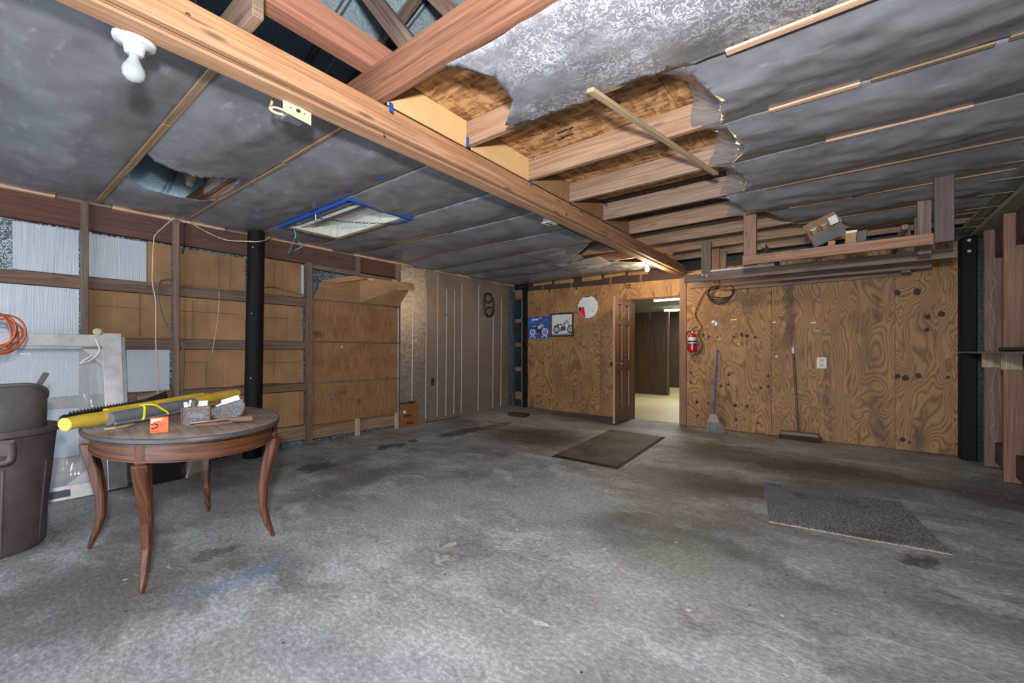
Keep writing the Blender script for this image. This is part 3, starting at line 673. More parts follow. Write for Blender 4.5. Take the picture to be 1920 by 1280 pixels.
# wood strips under the left film
for a, b, m in [((-5.40, .74), (-4.05, .745), 0), ((-4.045, .745), (-3.2, .74), 0), ((-3.19, .74), (-2.15, .735), 0), ((-5.40, 1.41), (-4.3, 1.405), 1), ((-4.29, 1.41), (-3.2, 1.42), 1), ((-3.19, 1.41), (-2.15, 1.41), 1), ((-5.40, .05), (-2.15, .05), 0),
                ((-5.4, 3.43), (-3.6, 3.43), 1), ((-5.4, 4.12), (-3.2, 4.12), 1), ((-5.4, 4.80), (-3.6, 4.80), 1), ((-5.4, 5.46), (-3.3, 5.46), 1), ((-5.4, 6.06), (-3.0, 6.06), 1), ((-4.2, 4.83), (-3.45, 4.87), 1)]:
    plank('ceiling_strip', (a[0], a[1], 2.5555), (b[0], b[1], 2.5555), .042 if m == 0 else .026, .010, 'wood_batten_old', ce)
for (u, v) in [(640, 357), (713, 332), (655, 358), (625, 364)]:
    tapebit(on(u, v, z=2.545), (.09, .03), (1, .2, 0), (0, 0, -1), int(u))

# films and battens on the right side
XRE = 1.15
def zright(y0, y1, sd, amp=.03):
    def f(x, y):
        s = max(0, math.sin(math.pi * (y - y0) / (y1 - y0)))
        e = max(0, -.25 - x) * .02
        return 2.564 - s * (amp + .02 * nz(x * 1.2, y * 2, sd)) - s * .012 * wrinkle(x, y, sd) - s * .006 * wrinkle(x * 1.7 + 3, y * 1.5, sd) - s * .022 * abs(nz(x * 1.8 - y * 2.0, y * 6 + x * 2, sd + 3)) - .006 * abs(nz(x * 7, y * 12, sd)) - e * s
    return f
RB = [(2.08, 2.79, -.62, -.60), (2.79, 3.43, -.57, -.66), (3.43, 4.12, -.66, -.72), (4.12, 4.80, -.83, -.80), (4.80, 5.46, -.62, -.45), (5.46, 6.06, -.1, .1)]
for i, (y0, y1, xa, xb) in enumerate(RB):
    ym = (y0 + y1) / 2
    sheet('plastic_film', [(xa, y0), (XRE, y0), (XRE, y1), (xb, y1), ((xa + xb) / 2 + .10, ym)], zright(y0, y1, 30 + i * 5.1), 'film_grey', ce, res=.045)
    if i < 4:   # clear edge of the film turning up against the joist
        V = []; Fc = []; m = 9
        for j in range(m + 1):
            yy = y0 + (y1 - y0) * j / m; sx = xa + (xb - xa) * j / m + .10 * math.sin(math.pi * j / m)
            for k in range(5):
                V.append((sx + .012 - .045 * k - .035 * nz(j * .6, k * .5, i), yy, 2.555 - .03 * math.sin(math.pi * j / m) + .032 * k * math.sin(math.pi * (j + .6) / (m + 1.2)) + .012 * nz(j, k, i + 9)))
        for j in range(m):
            for k in range(4): q = j * 5 + k; Fc.append((q, q + 5, q + 6, q + 1))
        mk('film_flap', V, Fc, 'film_clear', ce, smooth=True, solid=.001)
# big crinkled sheet between the header joist and the next one
sheet('crinkled_film', [(-1.48, 1.375), (-1.30, 1.40), (XRE, 1.39), (XRE, 2.11), (-.55, 2.11), (-.66, 2.065), (-.80, 2.045), (-1.08, 2.06), (-1.30, 2.02), (-1.53, 2.0), (-1.56, 1.93), (-1.36, 1.75), (-1.33, 1.56)],
      lambda x, y: 2.549 - max(0, math.sin(math.pi * (y - 1.38) / .7)) * (.035 + .022 * abs(nz(x * 3, y * 4, 5))) - .02 * max(0, -1.1 - x) - .010 * abs(nz(x * 6, y * 6, 2)), 'film_crinkled', ce, res=.05)
sheet('crinkled_film', [(-.75, -3.2), (XRE, -3.2), (XRE, 1.37), (-.85, 1.37)], zright(-3.2, 1.37, 77, .02), 'film_grey', ce, res=.14)
V = [(-1.53, 2.058, 2.56), (-1.30, 2.058, 2.56), (-1.30, 2.055, 2.63), (-1.50, 2.055, 2.66), (-1.42, 2.05, 2.70)]
mk('film_flap', V, [(0, 1, 2, 4, 3)], 'film_clear', ce, solid=.001)
for (y, x0, x1, m, wdt) in [(2.085, -.42, .12, 'wood_batten', .04), (2.79, -.34, .06, 'wood_batten', .035), (2.79, .10, .52, 'wood_batten_old', .03), (2.785, .56, 1.1, 'wood_batten_old', .032), (3.43, -.10, .56, 'wood_batten', .032), (4.12, -.52, 1.1, 'wood_batten_old', .028), (4.80, -.42, .05, 'wood_batten', .026), (4.80, .1, 1.1, 'wood_batten_old', .02), (5.46, -.4, 1.1, 'wood_batten_old', .02), (6.06, .1, 1.1, 'wood_batten_old', .02)]:
    zb_ = 2.53 if y < 2.2 else 2.5545
    plank('ceiling_batten', (x0, y, zb_), (x1, y + .004, zb_), wdt, .012, m, ce)
for i, y in enumerate([3.0, 3.55, 4.1, 4.5, 4.9, 5.3, 5.75, 6.2, 6.55]):
    plank('lath_end', (.88, y, 2.518), (1.13, y + .01, 2.512), .018, .008, 'wood_plate', ce)
# folded film patch with a cardboard tab by the second joist
p = on(985, 210, y=2.04); plank('cardboard_tab', p + Vector((-.03, 0, .03)), p + Vector((.035, 0, -.025)), .006, .045, 'cardboard_pale', ce, bevel=0)

# ------------------------------------------------------------------ roof above
ro = thing('roof', (-2, 3, 3.2), 'ribbed bluish metal roof on rough trusses', 'roof', kind='structure')
def rz(x): return 2.80 + (x + 5.6) * .36 if x < -2.05 else 2.80 + (1.5 - x) * .36
for side in (0, 1):
    xa, xb = (-5.75, -2.05) if side == 0 else (-2.05, 1.65)
    for j in range(12):
        y0 = -3.64 + j * .92; y1 = y0 + .918
        hexa('roof_panel', [(xa, y0, rz(xa)), (xb, y0, rz(xb)), (xb, y1, rz(xb)), (xa, y1, rz(xa)), (xa, y0, rz(xa) + .01), (xb, y0, rz(xb) + .01), (xb, y1, rz(xb) + .01), (xa, y1, rz(xa) + .01)], 'roof_metal', ro, bevel=0)
        for dy in (.28, .32, .74, .78): plank('roof_rib', (xa, y0 + dy, rz(xa) - .004), (xb, y0 + dy, rz(xb) - .004), .014, .012, 'galvanised', ro, bevel=0)
for y in (-2.0, -.62, .74, 2.08, 3.43, 4.80, 6.1):
    plank('rafter', (-5.5, y, rz(-5.5) - .06), (-2.08, y, rz(-2.08) - .06), .04, .10, 'wood_truss', ro)
    plank('rafter', (1.35, y, rz(1.35) - .06), (-2.02, y, rz(-2.02) - .06), .04, .10, 'wood_truss', ro)
plank('loft_plank', (-2.03, -3.0, 2.865), (-2.14, 2.3, 2.865), .10, .16, 'wood_red', ro)
a = on(776, 97, y=1.5); b = on(700, 0, y=1.5); plank('truss_web', a - (b - a) * .1, b + (b - a) * 1.2, .05, .10, 'wood_truss', ro, up=(1, 0, 0))
a = on(722, 92, y=2.3); b = on(806, 0, y=2.3); plank('truss_web', a - (b - a) * .3, b + (b - a) * .8, .05, .10, 'wood_truss', ro, up=(1, 0, 0))
a = on(868, 44, y=1.9); b = on(815, -8, y=1.9); plank('truss_web', a - (b - a) * .4, b + (b - a) * 1.6, .05, .10, 'wood_truss', ro, up=(1, 0, 0))
plank('truss_web', (-4.55, 1.2, 2.70), (-3.7, 1.25, 3.12), .04, .14, 'wood_truss', ro)
plank('truss_web', (-4.25, 1.30, 2.74), (-4.05, 1.30, 3.12), .05, .12, 'wood_truss', ro, up=(0, 1, 0))
box('truss_plate', -4.6, -3.8, 1.33, 1.37, 2.62, 2.82, 'wood_truss', ro)
# gables closing the ends under the roof
for nm, yg in (('wall_gable_back', 7.17), ('wall_gable_front', -3.4)):
    tag(prism(nm, [(-5.75, 2.3), (1.65, 2.3), (1.65, rz(1.65)), (-2.05, rz(-2.05)), (-5.75, rz(-5.75))], lambda a, b: Vector((a, yg, b)), (0, .03, 0), 'siding_dark'), 'dark metal gable end ' + ('above the plywood wall' if yg > 0 else 'above the garage doorway'), 'wall', kind='structure')

# ------------------------------------------------------------------ things on the left wall
# black pole
pp = thing('pole', (-5.285, 1.995, 0), 'round black creosoted pole against the cardboard wall', 'post')
lathe('shaft', [(.092, .0), (.09, .4), (.088, 1.5), (.084, 2.555)], (-5.285, 1.995, 0), 'creosote', pp, axis=(.004, .014, 1), sides=20)
for i, z in enumerate((2.42, 2.36, 1.62, .9)): lathe('nail_head', [(.006, 0), (.006, .003)], (-5.285 + .07, 1.995 + .014 * z - .055, z), 'bolt_white', pp, axis=(.8, -.6, 0), sides=8)

# plywood hatch of three panels
ht = thing('plywood_hatch', (-5.43, 3.42, .22), 'stained three-panel plywood hatch beside the foil insulation boards', 'hatch')
for z0, z1 in [(.245, .775), (.79, 1.315), (1.33, 1.865)]:
    box('panel', -5.45, -5.425, 2.75, 4.09, z0, z1, 'plywood_hatch', ht, ax=(0, 0, 1))
for z in (.236, .782, 1.322, 1.872): box('rail', -5.45, -5.413, 2.745, 4.095, z - .009, z + .009, 'wood_girt', ht)
box('stile', -5.45, -5.42, 2.738, 2.75, .22, 1.88, 'wood_girt', ht); box('stile', -5.45, -5.42, 4.092, 4.104, .22, 1.88, 'foil_bright', ht)
for y, z in [(2.95, .79), (3.5, .79), (2.95, 1.33), (3.5, 1.33), (4.0, .79)]: box('catch', -5.413, -5.409, y, y + .05, z - .008, z + .012, 'grey_plastic', ht)
for y, z, c in [(3.15, 1.26, 'cardboard_pale'), (3.04, .62, 'blue_tape'), (3.0, .55, 'blue_tape')]:
    box('paper_scrap', -5.424, -5.4225, y, y + .028, z - .012, z + .012, c, ht, bevel=0)
# cardboard flap leaning out
cf = thing('cardboard_flap', (-5.3, 3.4, 1.88), 'folded brown cardboard sheet tipped out above the plywood hatch', 'cardboard')
b0, b1, b2 = Vector((-5.415, 2.755, 1.875)), Vector((-5.41, 3.42, 1.882)), Vector((-5.405, 4.10, 1.885))
t0, t1, t2 = on(604, 526, x=-5.30), on(674, 519, x=-5.22), on(774, 531, x=-5.02)
quadplate('flap_panel', [b0, b1, t1, t0], .006, 'cardboard', cf, bevel=0); quadplate('flap_panel', [b1 + Vector((0, .003, 0)), b2, t2, t1 + Vector((0, .003, 0))], .006, 'cardboard', cf, bevel=0)
quadplate('turned_edge', [t0, t1 + Vector((.02, -.1, 0)), t1 + Vector((.09, .05, -.03)), t0 + Vector((.08, .16, -.02))], .005, 'cardboard', cf, bevel=0)
quadplate('turned_edge', [on(750, 527, x=-5.06), t2, t2 + Vector((.03, .02, -.09)), on(745, 545, x=-5.07)], .005, 'cardboard', cf, bevel=0)
for (u, v) in [(690, 523), (735, 526)]:
    p = on(u, v, x=-5.16); box('tape_piece', p.x, p.x + .004, p.y, p.y + .09, p.z - .015, p.z + .015, 'cardboard_pale', cf, bevel=0)
# brown carton leaning at the foot of the foil boards
ct = thing('flattened_carton', (-5.37, 4.27, .03), 'small brown carton with a white sticker at the foot of the foil boards', 'box')
z0 = fz(-5.4, 4.27)
box('carton_body', -5.395, -5.355, 4.11, 4.425, z0, .375, 'cardboard_brown', ct, ax=(0, 0, 1))
box('sticker', -5.355, -5.352, 4.14, 4.19, .24, .285, 'paper_white', ct, bevel=0)
box('printed_band', -5.355, -5.3525, 4.15, 4.29, .185, .215, 'ink_dark', ct, bevel=0)
for i in range(4): box('printed_letter', -5.355, -5.3525, 4.20 + .035 * i, 4.224 + .035 * i, .06, .10, 'ink_dark', ct, bevel=0)
# two drive belts hanging on the foil
BX = -5.377
def belt(name, cu, cv, ru, rv, label, rad):
    c = on(cu, cv, x=BX); t = c.x / (fw[0] + (cu - U0) / F * rt[0]); 
    ry = ru * 1.9 * 8.2 / 800; rzz = rv * 8.2 / 800
    o = tube(name, [(c.x + .006 * math.sin(a * 2), c.y + ry * math.cos(a), c.z + rzz * math.sin(a)) for a in [i * math.pi / 12 for i in range(24)]], rad, 'dark_rubber', closed=True, sides=6)
    return tag(o, label, 'belt', 'drive belts on the foil wall')
belt('drive_belt', 917, 572, 7.2, 22, 'long black drive belt loop hanging on the foil boards', .014)
BX = -5.345
belt('drive_belt', 915.5, 558.5, 5.6, 9.0, 'small black belt ring at the top of the long belt', .012)
belt('drive_belt', 918.8, 584.5, 5.6, 8.8, 'small black belt ring at the bottom of the long belt', .012)
# wires on the left wall
def wire(name, pts, x, r, mat, label, cat='wire', n_=6):
    return tag(tube(name, [on(u, v, x=x + (dx[0] if dx else 0)) for u, v, *dx in pts], r, mat, sp=n_, sides=6), label, cat)
wire('loose_wire', [(327, 408), (308, 424), (291, 441), (288, 456), (286, 500), (286, 530), (292, 565), (292, 600), (292, 640), (295, 690), (297, 738)], -5.36, .0055, 'cream_wire', 'cream wire hanging straight down between the first two studs')
wire('loose_wire', [(343, 407), (365, 422), (390, 436), (425, 450), (461, 452, .19), (480, 453, .24), (497, 450, .19), (516, 442, .03)], -5.37, .0055, 'cream_wire', 'cream wire swagged across the black pole under the film')
wire('grey_cable', [(322, 525), (308, 524), (298, 531), (296, 550), (301, 580), (311, 606), (325, 629)], -5.40, .008, 'grey_cable', 'grey cable looping out of the cardboard beside the second stud', 'cable')
wire('grey_cable', [(344, 533), (352, 538), (375, 540), (410, 543), (462, 546)], -5.40, .008, 'grey_cable', 'grey cable lying along the girt up to the black pole', 'cable')
wire('grey_cable', [(494, 539), (512, 538), (535, 544), (573, 554)], -5.40, .008, 'grey_cable', 'grey cable sagging from the black pole to the hatch', 'cable')
wire('grey_cable', [(341, 640), (344, 665), (343, 700), (342, 735), (345, 752)], -5.372, .009, 'grey_cable', 'grey cable running down beside the second stud to the table', 'cable')
wire('black_cable', [(462, 427), (430, 429), (400, 426), (365, 418), (348, 419), (345, 430), (345, 455), (342, 475)], -5.40, .008, 'black_cable', 'black cable bent down over the dark red band board', 'cable')
wire('hanging_string', [(411, 541), (410, 580), (404, 625), (398, 658), (395, 664)], -5.42, .003, 'cream_wire', 'thin pale string hanging in front of the cardboard', 'string')
# orange cord coil at the end of the wall
oc = thing('extension_cord', tuple(on(-6, 660, x=-4.75)), 'coil of orange extension cord hanging beside the aluminium frame', 'cord')
c = on(-4, 622, x=-4.75)
for i in range(6):
    rg = random.Random(i + 40); ry, rzz = rg.uniform(.07, .15), rg.uniform(.10, .165); cy = c.y + rg.uniform(-.02, .03); cz = c.z + rg.uniform(-.02, .02); ti = rg.uniform(-.4, .4)
    tube('cord_loop', [(c.x + .012 * i + .01 * math.sin(3 * a), cy + ry * math.cos(a) * math.cos(ti) - rzz * math.sin(a) * math.sin(ti), cz + ry * math.cos(a) * math.sin(ti) + rzz * math.sin(a) * math.cos(ti)) for a in [k * math.pi / 12 for k in range(24)]], .0065, 'orange_cord', oc, closed=True, sides=6)
tube('cord_hook', [(c.x + .03, c.y, c.z + .16), (c.x - .2, c.y, c.z + .2), (-5.44, c.y, c.z + .2)], .005, 'galvanised', oc, sides=6)

# aluminium framed clear sheet leaning at the wall
fr = thing('aluminium_frame', (-4.95, .2, 0), 'tall aluminium window frame with clear plastic sheet leaning on the wall', 'frame')
def fp(y, z): return Vector((-4.93 - .20 * z, y, z))
def fbar(name, y0, y1, z0, z1, m='aluminium', th=.025, o=0): 
    d = Vector((o, 0, 0)); return quadplate(name, [fp(y0, z0) + d, fp(y1, z0) + d, fp(y1, z1) + d, fp(y0, z1) + d], th, m, fr)
fbar('frame_bar', -.62, .855, 1.245, 1.345); fbar('frame_bar', .745, .87, .02, 1.36, o=.004); fbar('frame_bar', -.62, .745, .005, .115); fbar('frame_bar', -.74, -.62, .005, 1.345)
fbar('frame_lip', -.62, .745, 1.215, 1.245, 'galvanised', .012)
fbar('edge_fin', .872, .90, .05, 1.33, 'galvanised', .006, -.02)
fbar('bottom_insert', .10, .52, .03, .085, 'navy', .006, .004)
for (a, b, cc) in [((.745, 1.245), (.60, 1.245), (.745, 1.06)), ((.745, .115), (.50, .115), (.745, .31))]:
    q = [fp(*a), fp(*b), fp(*cc)]; q2 = [v_ + Vector((-.02, 0, 0)) for v_ in q]
    mk('corner_gusset', q + q2, [(0, 1, 2), (5, 4, 3), (0, 3, 4, 1), (1, 4, 5, 2), (2, 5, 3, 0)], 'aluminium', fr)
V = []; Fc = []
for j in range(15):
    for i in range(15):
        yy = -.62 + 1.37 * i / 14; zz = .11 + 1.13 * j / 14
        V.append(fp(yy, zz) + Vector((-.012 + .025 * nz(yy * 2.5, zz * 1.6, 4) + .014 * nz(yy * 7, zz * 3, 2), 0, 0)))
for j in range(14):
    for i in range(14): q = j * 15 + i; Fc.append((q, q + 1, q + 16, q + 15))
mk('clear_pane', V, Fc, 'clear_sheet', fr, smooth=True, solid=.0015)
tube('clear_bag', [fp(.70, 1.30) + Vector((.03, 0, 0)), fp(.72, 1.2) + Vector((.03, 0, 0)), fp(.66, 1.12) + Vector((.03, 0, 0)), fp(.60, 1.1) + Vector((.03, 0, 0)), fp(.67, 1.16) + Vector((.03, 0, 0))], .007, 'tape_white', fr, sp=5)
fk = tag(lathe('ivory_disc', [(.03, 0), (.032, .012), (.02, .022)], fp(.715, 1.372) + Vector((.0, 0, -.002)), 'ivory_plastic', axis=(1, 0, 0), sides=14), 'small round ivory cap standing on top of the aluminium frame', 'disc')
# dark panel and pale panel leaning behind the table
quad = [onf(283, 910), onf(343, 897), on(312, 730, x=-5.37), on(256, 743, x=-5.37)]
dp = thing('dark_panel', tuple(quad[0]), 'dark glossy board leaning on the wall behind the table', 'board')
quadplate('board_face', quad, .018, 'dark_glass', dp); 
e0, e1 = quad[3], quad[2]; quadplate('worn_edge', [e0 + (quad[0] - e0) * .07, e1 + (quad[1] - e1) * .07, e1 + Vector((.001, 0, 0)), e0 + Vector((.001, 0, 0))], .021, 'wood_batten_old', dp)
quad = [onf(352, 896), onf(388, 884), on(380, 800, x=-5.33), on(348, 806, x=-5.33)]
gp = thing('pale_panel', tuple(quad[0]), 'pale grey board with blue tape leaning under the table', 'board')
quadplate('board_face', quad, .02, 'chip_grey', gp)
quadplate('wood_edge', [quad[0] + Vector((.004, 0, 0)), quad[1] + Vector((.004, 0, 0)), quad[1] + Vector((.004, 0, .03)), quad[0] + Vector((.004, 0, .03))], .024, 'wood_batten', gp)
m_ = (quad[0] + quad[1]) / 2 * .45 + (quad[2] + quad[3]) / 2 * .55; box('tape_cross', m_.x + .004, m_.x + .014, m_.y, m_.y + .035, m_.z - .05, m_.z + .06, 'blue_tape', gp, bevel=0)

# rubbish bin with grey plastic things in it
bc = Vector((-4.07, .075, 0))
bn = thing('rubbish_bin', tuple(bc), 'brown plastic rubbish bin with a rolled rim at the end of the table', 'bin')
lathe('body', [(.0, .0), (.235, .0), (.245, .02), (.255, .25), (.272, .45), (.285, .62), (.292, .69), (.30, .695), (.312, .70), (.315, .715), (.312, .735), (.295, .738), (.285, .70), (.23, .04), (0, .04)], bc, 'bin_plastic', bn, sides=48)
for i in range(8):
    a = i * math.pi / 4 + .2; d = Vector((math.cos(a), math.sin(a), 0)); s = Vector((-d.y, d.x, 0))
    plank('rib', bc + d * .236 + Vector((0, 0, .02)), bc + d * .274 + Vector((0, 0, .52)), .012, .02, 'bin_plastic', bn, up=tuple(d))
ha = -.15
d = Vector((math.cos(ha), math.sin(ha), 0)); s = Vector((-d.y, d.x, 0))
tube('handle', [bc + d * .275 + s * .13 + Vector((0, 0, .665)), bc + d * .335 + s * .135 + Vector((0, 0, .60)), bc + d * .345 + s * .11 + Vector((0, 0, .575)), bc + d * .35 + Vector((0, 0, .57)), bc + d * .345 - s * .11 + Vector((0, 0, .575)), bc + d * .275 - s * .13 + Vector((0, 0, .66))], .017, 'bin_plastic', bn, sp=4)
prism('handle_web', [(-.13, .60), (.13, .60), (.14, .69), (-.14, .69)], lambda a, b: bc + d * .268 + s * a + Vector((0, 0, b)), d * .012, 'bin_plastic', bn)
gt = thing('plastic_tub', tuple(bc + Vector((0, 0, .1))), 'cracked grey plastic tub standing inside the rubbish bin', 'tub')
V = []; Fc = []
NA = 30
for j in range(6):
    z = .06 + (1.0 - .06) * j / 5
    for i in range(NA + 1):
        a = -1.5 + 4.4 * i / NA; r = .20 + .045 * j / 5 + .012 * math.sin(3 * a + j)
        zz = z if j < 5 else z - .16 * max(0, math.sin(a * .9 - .5)) ** 2 - (.05 if i > NA - 5 else 0)
        V.append(bc + Vector((r * math.cos(a), r * math.sin(a), zz)))
for j in range(5):
    for i in range(NA): q = j * (NA + 1) + i; Fc.append((q, q + 1, q + NA + 2, q + NA + 1))
mk('tub_wall', V, Fc, 'grey_plastic', gt, smooth=True, solid=.006)
tube('rolled_edge', [V[5 * (NA + 1) + i] for i in range(NA + 1)], .012, 'grey_plastic', gt, sides=8)
st = gt  # curved grey scoop, a separate thing from the tub, only parented under it
V = []; Fc = []
for j in range(7):
    for i in range(9):
        t = j / 6; a = (i / 8 - .5) * 2.2
        V.append(bc + Vector((-.06 + .05 * math.cos(a) - .10 * t, 0.05 + .09 * t + .085 * math.sin(a), .12 + .86 * t - .07 * a * a)))
for j in range(6):
    for i in range(8): q = j * 9 + i; Fc.append((q, q + 1, q + 10, q + 9))
mk('scoop_panel', V, Fc, 'grey_plastic', st, smooth=True, solid=.006)
plank('scoop_grip', bc + Vector((-.15, .19, .9)), bc + Vector((-.20, .26, 1.05)), .03, .03, 'grey_plastic', st, up=(1, 0, 0))

# ------------------------------------------------------------------ table and what lies on it
TC = Vector((-3.29, .866, 0)); TA, TB, TZ = .777, .486, .775; th = R(172.6)
e1 = Vector((math.cos(th), math.sin(th), 0)); e2 = Vector((-math.sin(th), math.cos(th), 0))
def el(a, k=1.0, z=0): return TC + e1 * TA * k * math.cos(a) + e2 * (TB * k if k == 1 else TB - (TA - TA * k)) * math.sin(a) + Vector((0, 0, z))
tb = thing('oval_table', tuple(TC), 'worn oval wooden table with curved legs by the rubbish bin', 'table')
NS = 72
def ring_mesh(name, levels, mat, cap=True, uvtop=False):
    V = []; Fc = []
    for k, z in levels:
        for i in range(NS): V.append(el(2 * math.pi * i / NS, k, z))
    for j in range(len(levels) - 1):
        for i in range(NS): i2 = (i + 1) % NS; Fc.append((j * NS + i, j * NS + i2, (j + 1) * NS + i2, (j + 1) * NS + i))
    if cap: Fc += [tuple(range(NS))[::-1], tuple((len(levels) - 1) * NS + i for i in range(NS))]
    uvs = [[((V[i] - TC).dot(e1), (V[i] - TC).dot(e2) + V[i].z * 2) for i in f] for f in Fc]
    if not uvtop: uvs = [[((i % NS if not (k_ in (1, 2) and i % NS == 0) else NS) * .055, V[i].z) for k_, i in enumerate(f)] for f in Fc]
    o = mk(name, V, Fc, mat, tb, uvs=uvs, smooth=True); m = o.modifiers.new('es', 'EDGE_SPLIT'); m.split_angle = R(35)
    return o
ring_mesh('tabletop', [(.972, .748), (.989, .748), (.992, .772), (.985, .775)], 'tabletop', uvtop=True)
ring_mesh('table_rim', [(.985, .747), (.9995, .751), (1.0005, .764), (.997, .771), (.9925, .7745), (.990, .760), (.985, .747)], 'rim_dark', cap=False)
ring_mesh('edge_moulding', [(.975, .742), (.994, .744), (.994, .7465), (.975, .7468)], 'wood_table')
ap = ring_mesh('apron', [(.92, .655), (.945, .655), (.945, .742), (.92, .742), (.92, .655)], 'wood_table', cap=False)
ring_mesh('apron_bead', [(.935, .648), (.953, .650), (.953, .657), (.935, .659)], 'wood_table', cap=False)
feet = [onf(262, 1117), onf(160, 1030), onf(518, 1005), onf(392, 957)]
for i, ft in enumerate(feet):
    d = (ft - TC); d.z = 0; d.normalize(); s = Vector((-d.y, d.x, 0))
    lo = ft + Vector((0, 0, 0)); r0 = (ft - TC).length
    prof = [(0, 0.0, .022), (.03, -.006, .026), (.10, -.035, .034), (.20, -.062, .041), (.33, -.06, .048), (.46, -.035, .056), (.57, -.008, .063), (.63, .004, .066), (.645, .004, .066)]
    V = []; Fc = []
    for z, o, wd in prof:
        c_ = lo + d * (o - .02) + Vector((0, 0, z))
        hw = wd / 2
        for (a, b) in ((hw, -hw), (hw, hw), (-hw, hw), (-hw, -hw)): V.append(c_ + d * a + s * b)
    for j in range(len(prof) - 1):
        for k in range(4): k2 = (k + 1) % 4; Fc.append((j * 4 + k, j * 4 + k2, (j + 1) * 4 + k2, (j + 1) * 4 + k))
    Fc += [(3, 2, 1, 0), tuple((len(prof) - 1) * 4 + k for k in range(4))]
    uvs = [[(V[q].z + i * 3, (V[q] - lo).dot(s) + (V[q] - lo).dot(d) * .7) for q in f] for f in Fc]
    lg = mk('leg', V, Fc, 'wood_table', tb, uvs=uvs, bevel=.008)
    c_ = lo + d * (-.022); hexa('leg_block', [c_ + d * a + s * b + Vector((0, 0, z)) for z in (.643, .742) for a, b in ((.02, -.024), (.02, .024), (-.03, .024), (-.03, -.024))], 'wood_table', lg)
p = on(173, 838, x=-3.45); 

def at(u, v, z=TZ): return on(u, v, z=z)
# yellow foam float with a grey sleeve
A0, A1 = Vector((-3.085, .305, .832)), Vector((-4.06, 1.41, .845))
dr = (A1 - A0).normalized(); sd = dr.cross(Vector((0, 0, 1))).normalized()
if sd.dot(Vector((1, 0, 0))) < 0: sd = -sd
fl = thing('foam_float', tuple((A0 + A1) / 2 - Vector((0, 0, .045))), 'long yellow foam roll with a split grey sleeve lying across the table', 'foam roll')
N_ = 24
tube('yellow_core', [A0 + (A1 - A0) * i / N_ + Vector((0, 0, .004 * nz(i * .5, 1))) for i in range(N_ + 1)], [.036 if 1 < i < N_ - 1 else .033 for i in range(N_ + 1)], 'yellow_foam', fl, sides=18)
plank('yellow_ridge', A0 + (A1 - A0) * .16 + Vector((0, 0, .035)) - sd * .01, A0 + (A1 - A0) * .72 + Vector((0, 0, .038)) - sd * .01, .03, .02, 'yellow_foam', fl, bevel=.006)
B0 = A0 + (A1 - A0) * .14 + sd * .035 + Vector((0, 0, -.008)); B1 = A0 + (A1 - A0) * .60 + sd * .035 + Vector((0, 0, -.008))
tube('grey_sleeve', [B0 + (B1 - B0) * i / 14 for i in range(15)], [.037 - .004 * (i == 0) for i in range(15)], 'grey_foam', fl, sides=16)
tube('sleeve_lip', spline([B0 + sd * .035 + Vector((0, 0, -.025)), B0 + (B1 - B0) * .3 + sd * .055 + Vector((0, 0, -.03)), B0 + (B1 - B0) * .65 + sd * .05 + Vector((0, 0, -.028)), B1 + sd * .03 + Vector((0, 0, -.02))], 5), .009, 'grey_foam', fl)
for k, t in enumerate((.22, .42)):
    c_ = B0 + (B1 - B0) * (t + .05); tw = dr * (.05 if k == 0 else -.07)
    pts = [c_ + tw + sd * (-.012) + Vector((0, 0, .046)), c_ + tw * .5 + sd * .03 + Vector((0, 0, .04)), c_ + sd * .05 + Vector((0, 0, .01)), c_ - tw * .5 + sd * .062 + Vector((0, 0, -.025)), c_ - tw * .3 + sd * .03 + Vector((0, 0, -.036))]
    tube('yellow_strap', pts, .007, 'yellow_strap', fl, sp=5)
p = at(238, 802); tg = tag(prism('leather_scrap', [(.0, .0), (.07, -.01), (.14, .01), (.15, .04), (.09, .055), (.02, .04)], lambda a, b: p + dr * (a - .06) + sd * (b - .07) + Vector((0, 0, .002 + .03 * b)), (0, 0, .008), 'wood_pale'), 'pale scrap of leather tucked under the grey sleeve', 'scrap')
# hedge trimmer blade behind it
hb = thing('trimmer_blade', tuple(at(200, 780)), 'black toothed trimmer blade lying behind the yellow foam roll', 'blade')
h0 = A0 - sd * .066 + dr * .09; h1 = h0 + dr * .52
h0.z = TZ + .062; h1.z = TZ + .075
plank('blade_bar', h0, h1, .012, .065, 'black_plastic', hb)
tp = []
for i in range(26):
    c_ = h0 + (h1 - h0) * (i + .5) / 26 + Vector((0, 0, .032)); w_ = dr * .008
    V_ = [c_ - w_ - sd * .005, c_ + w_ - sd * .005, c_ + w_ + sd * .005, c_ - w_ + sd * .005, c_ - sd * .003 + Vector((0, 0, .015)), c_ + sd * .003 + Vector((0, 0, .015))]
    tp.append((V_, [(0, 1, 4), (2, 3, 5), (1, 2, 5, 4), (3, 0, 4, 5), (0, 3, 2, 1)]))
join_mk('blade_teeth', tp, 'black_plastic', hb)
lathe('guard_ring', [(.03, 0), (.036, 0), (.036, .02), (.03, .02)], h0 - dr * .02, 'black_plastic', hb, axis=tuple(sd), sides=18)
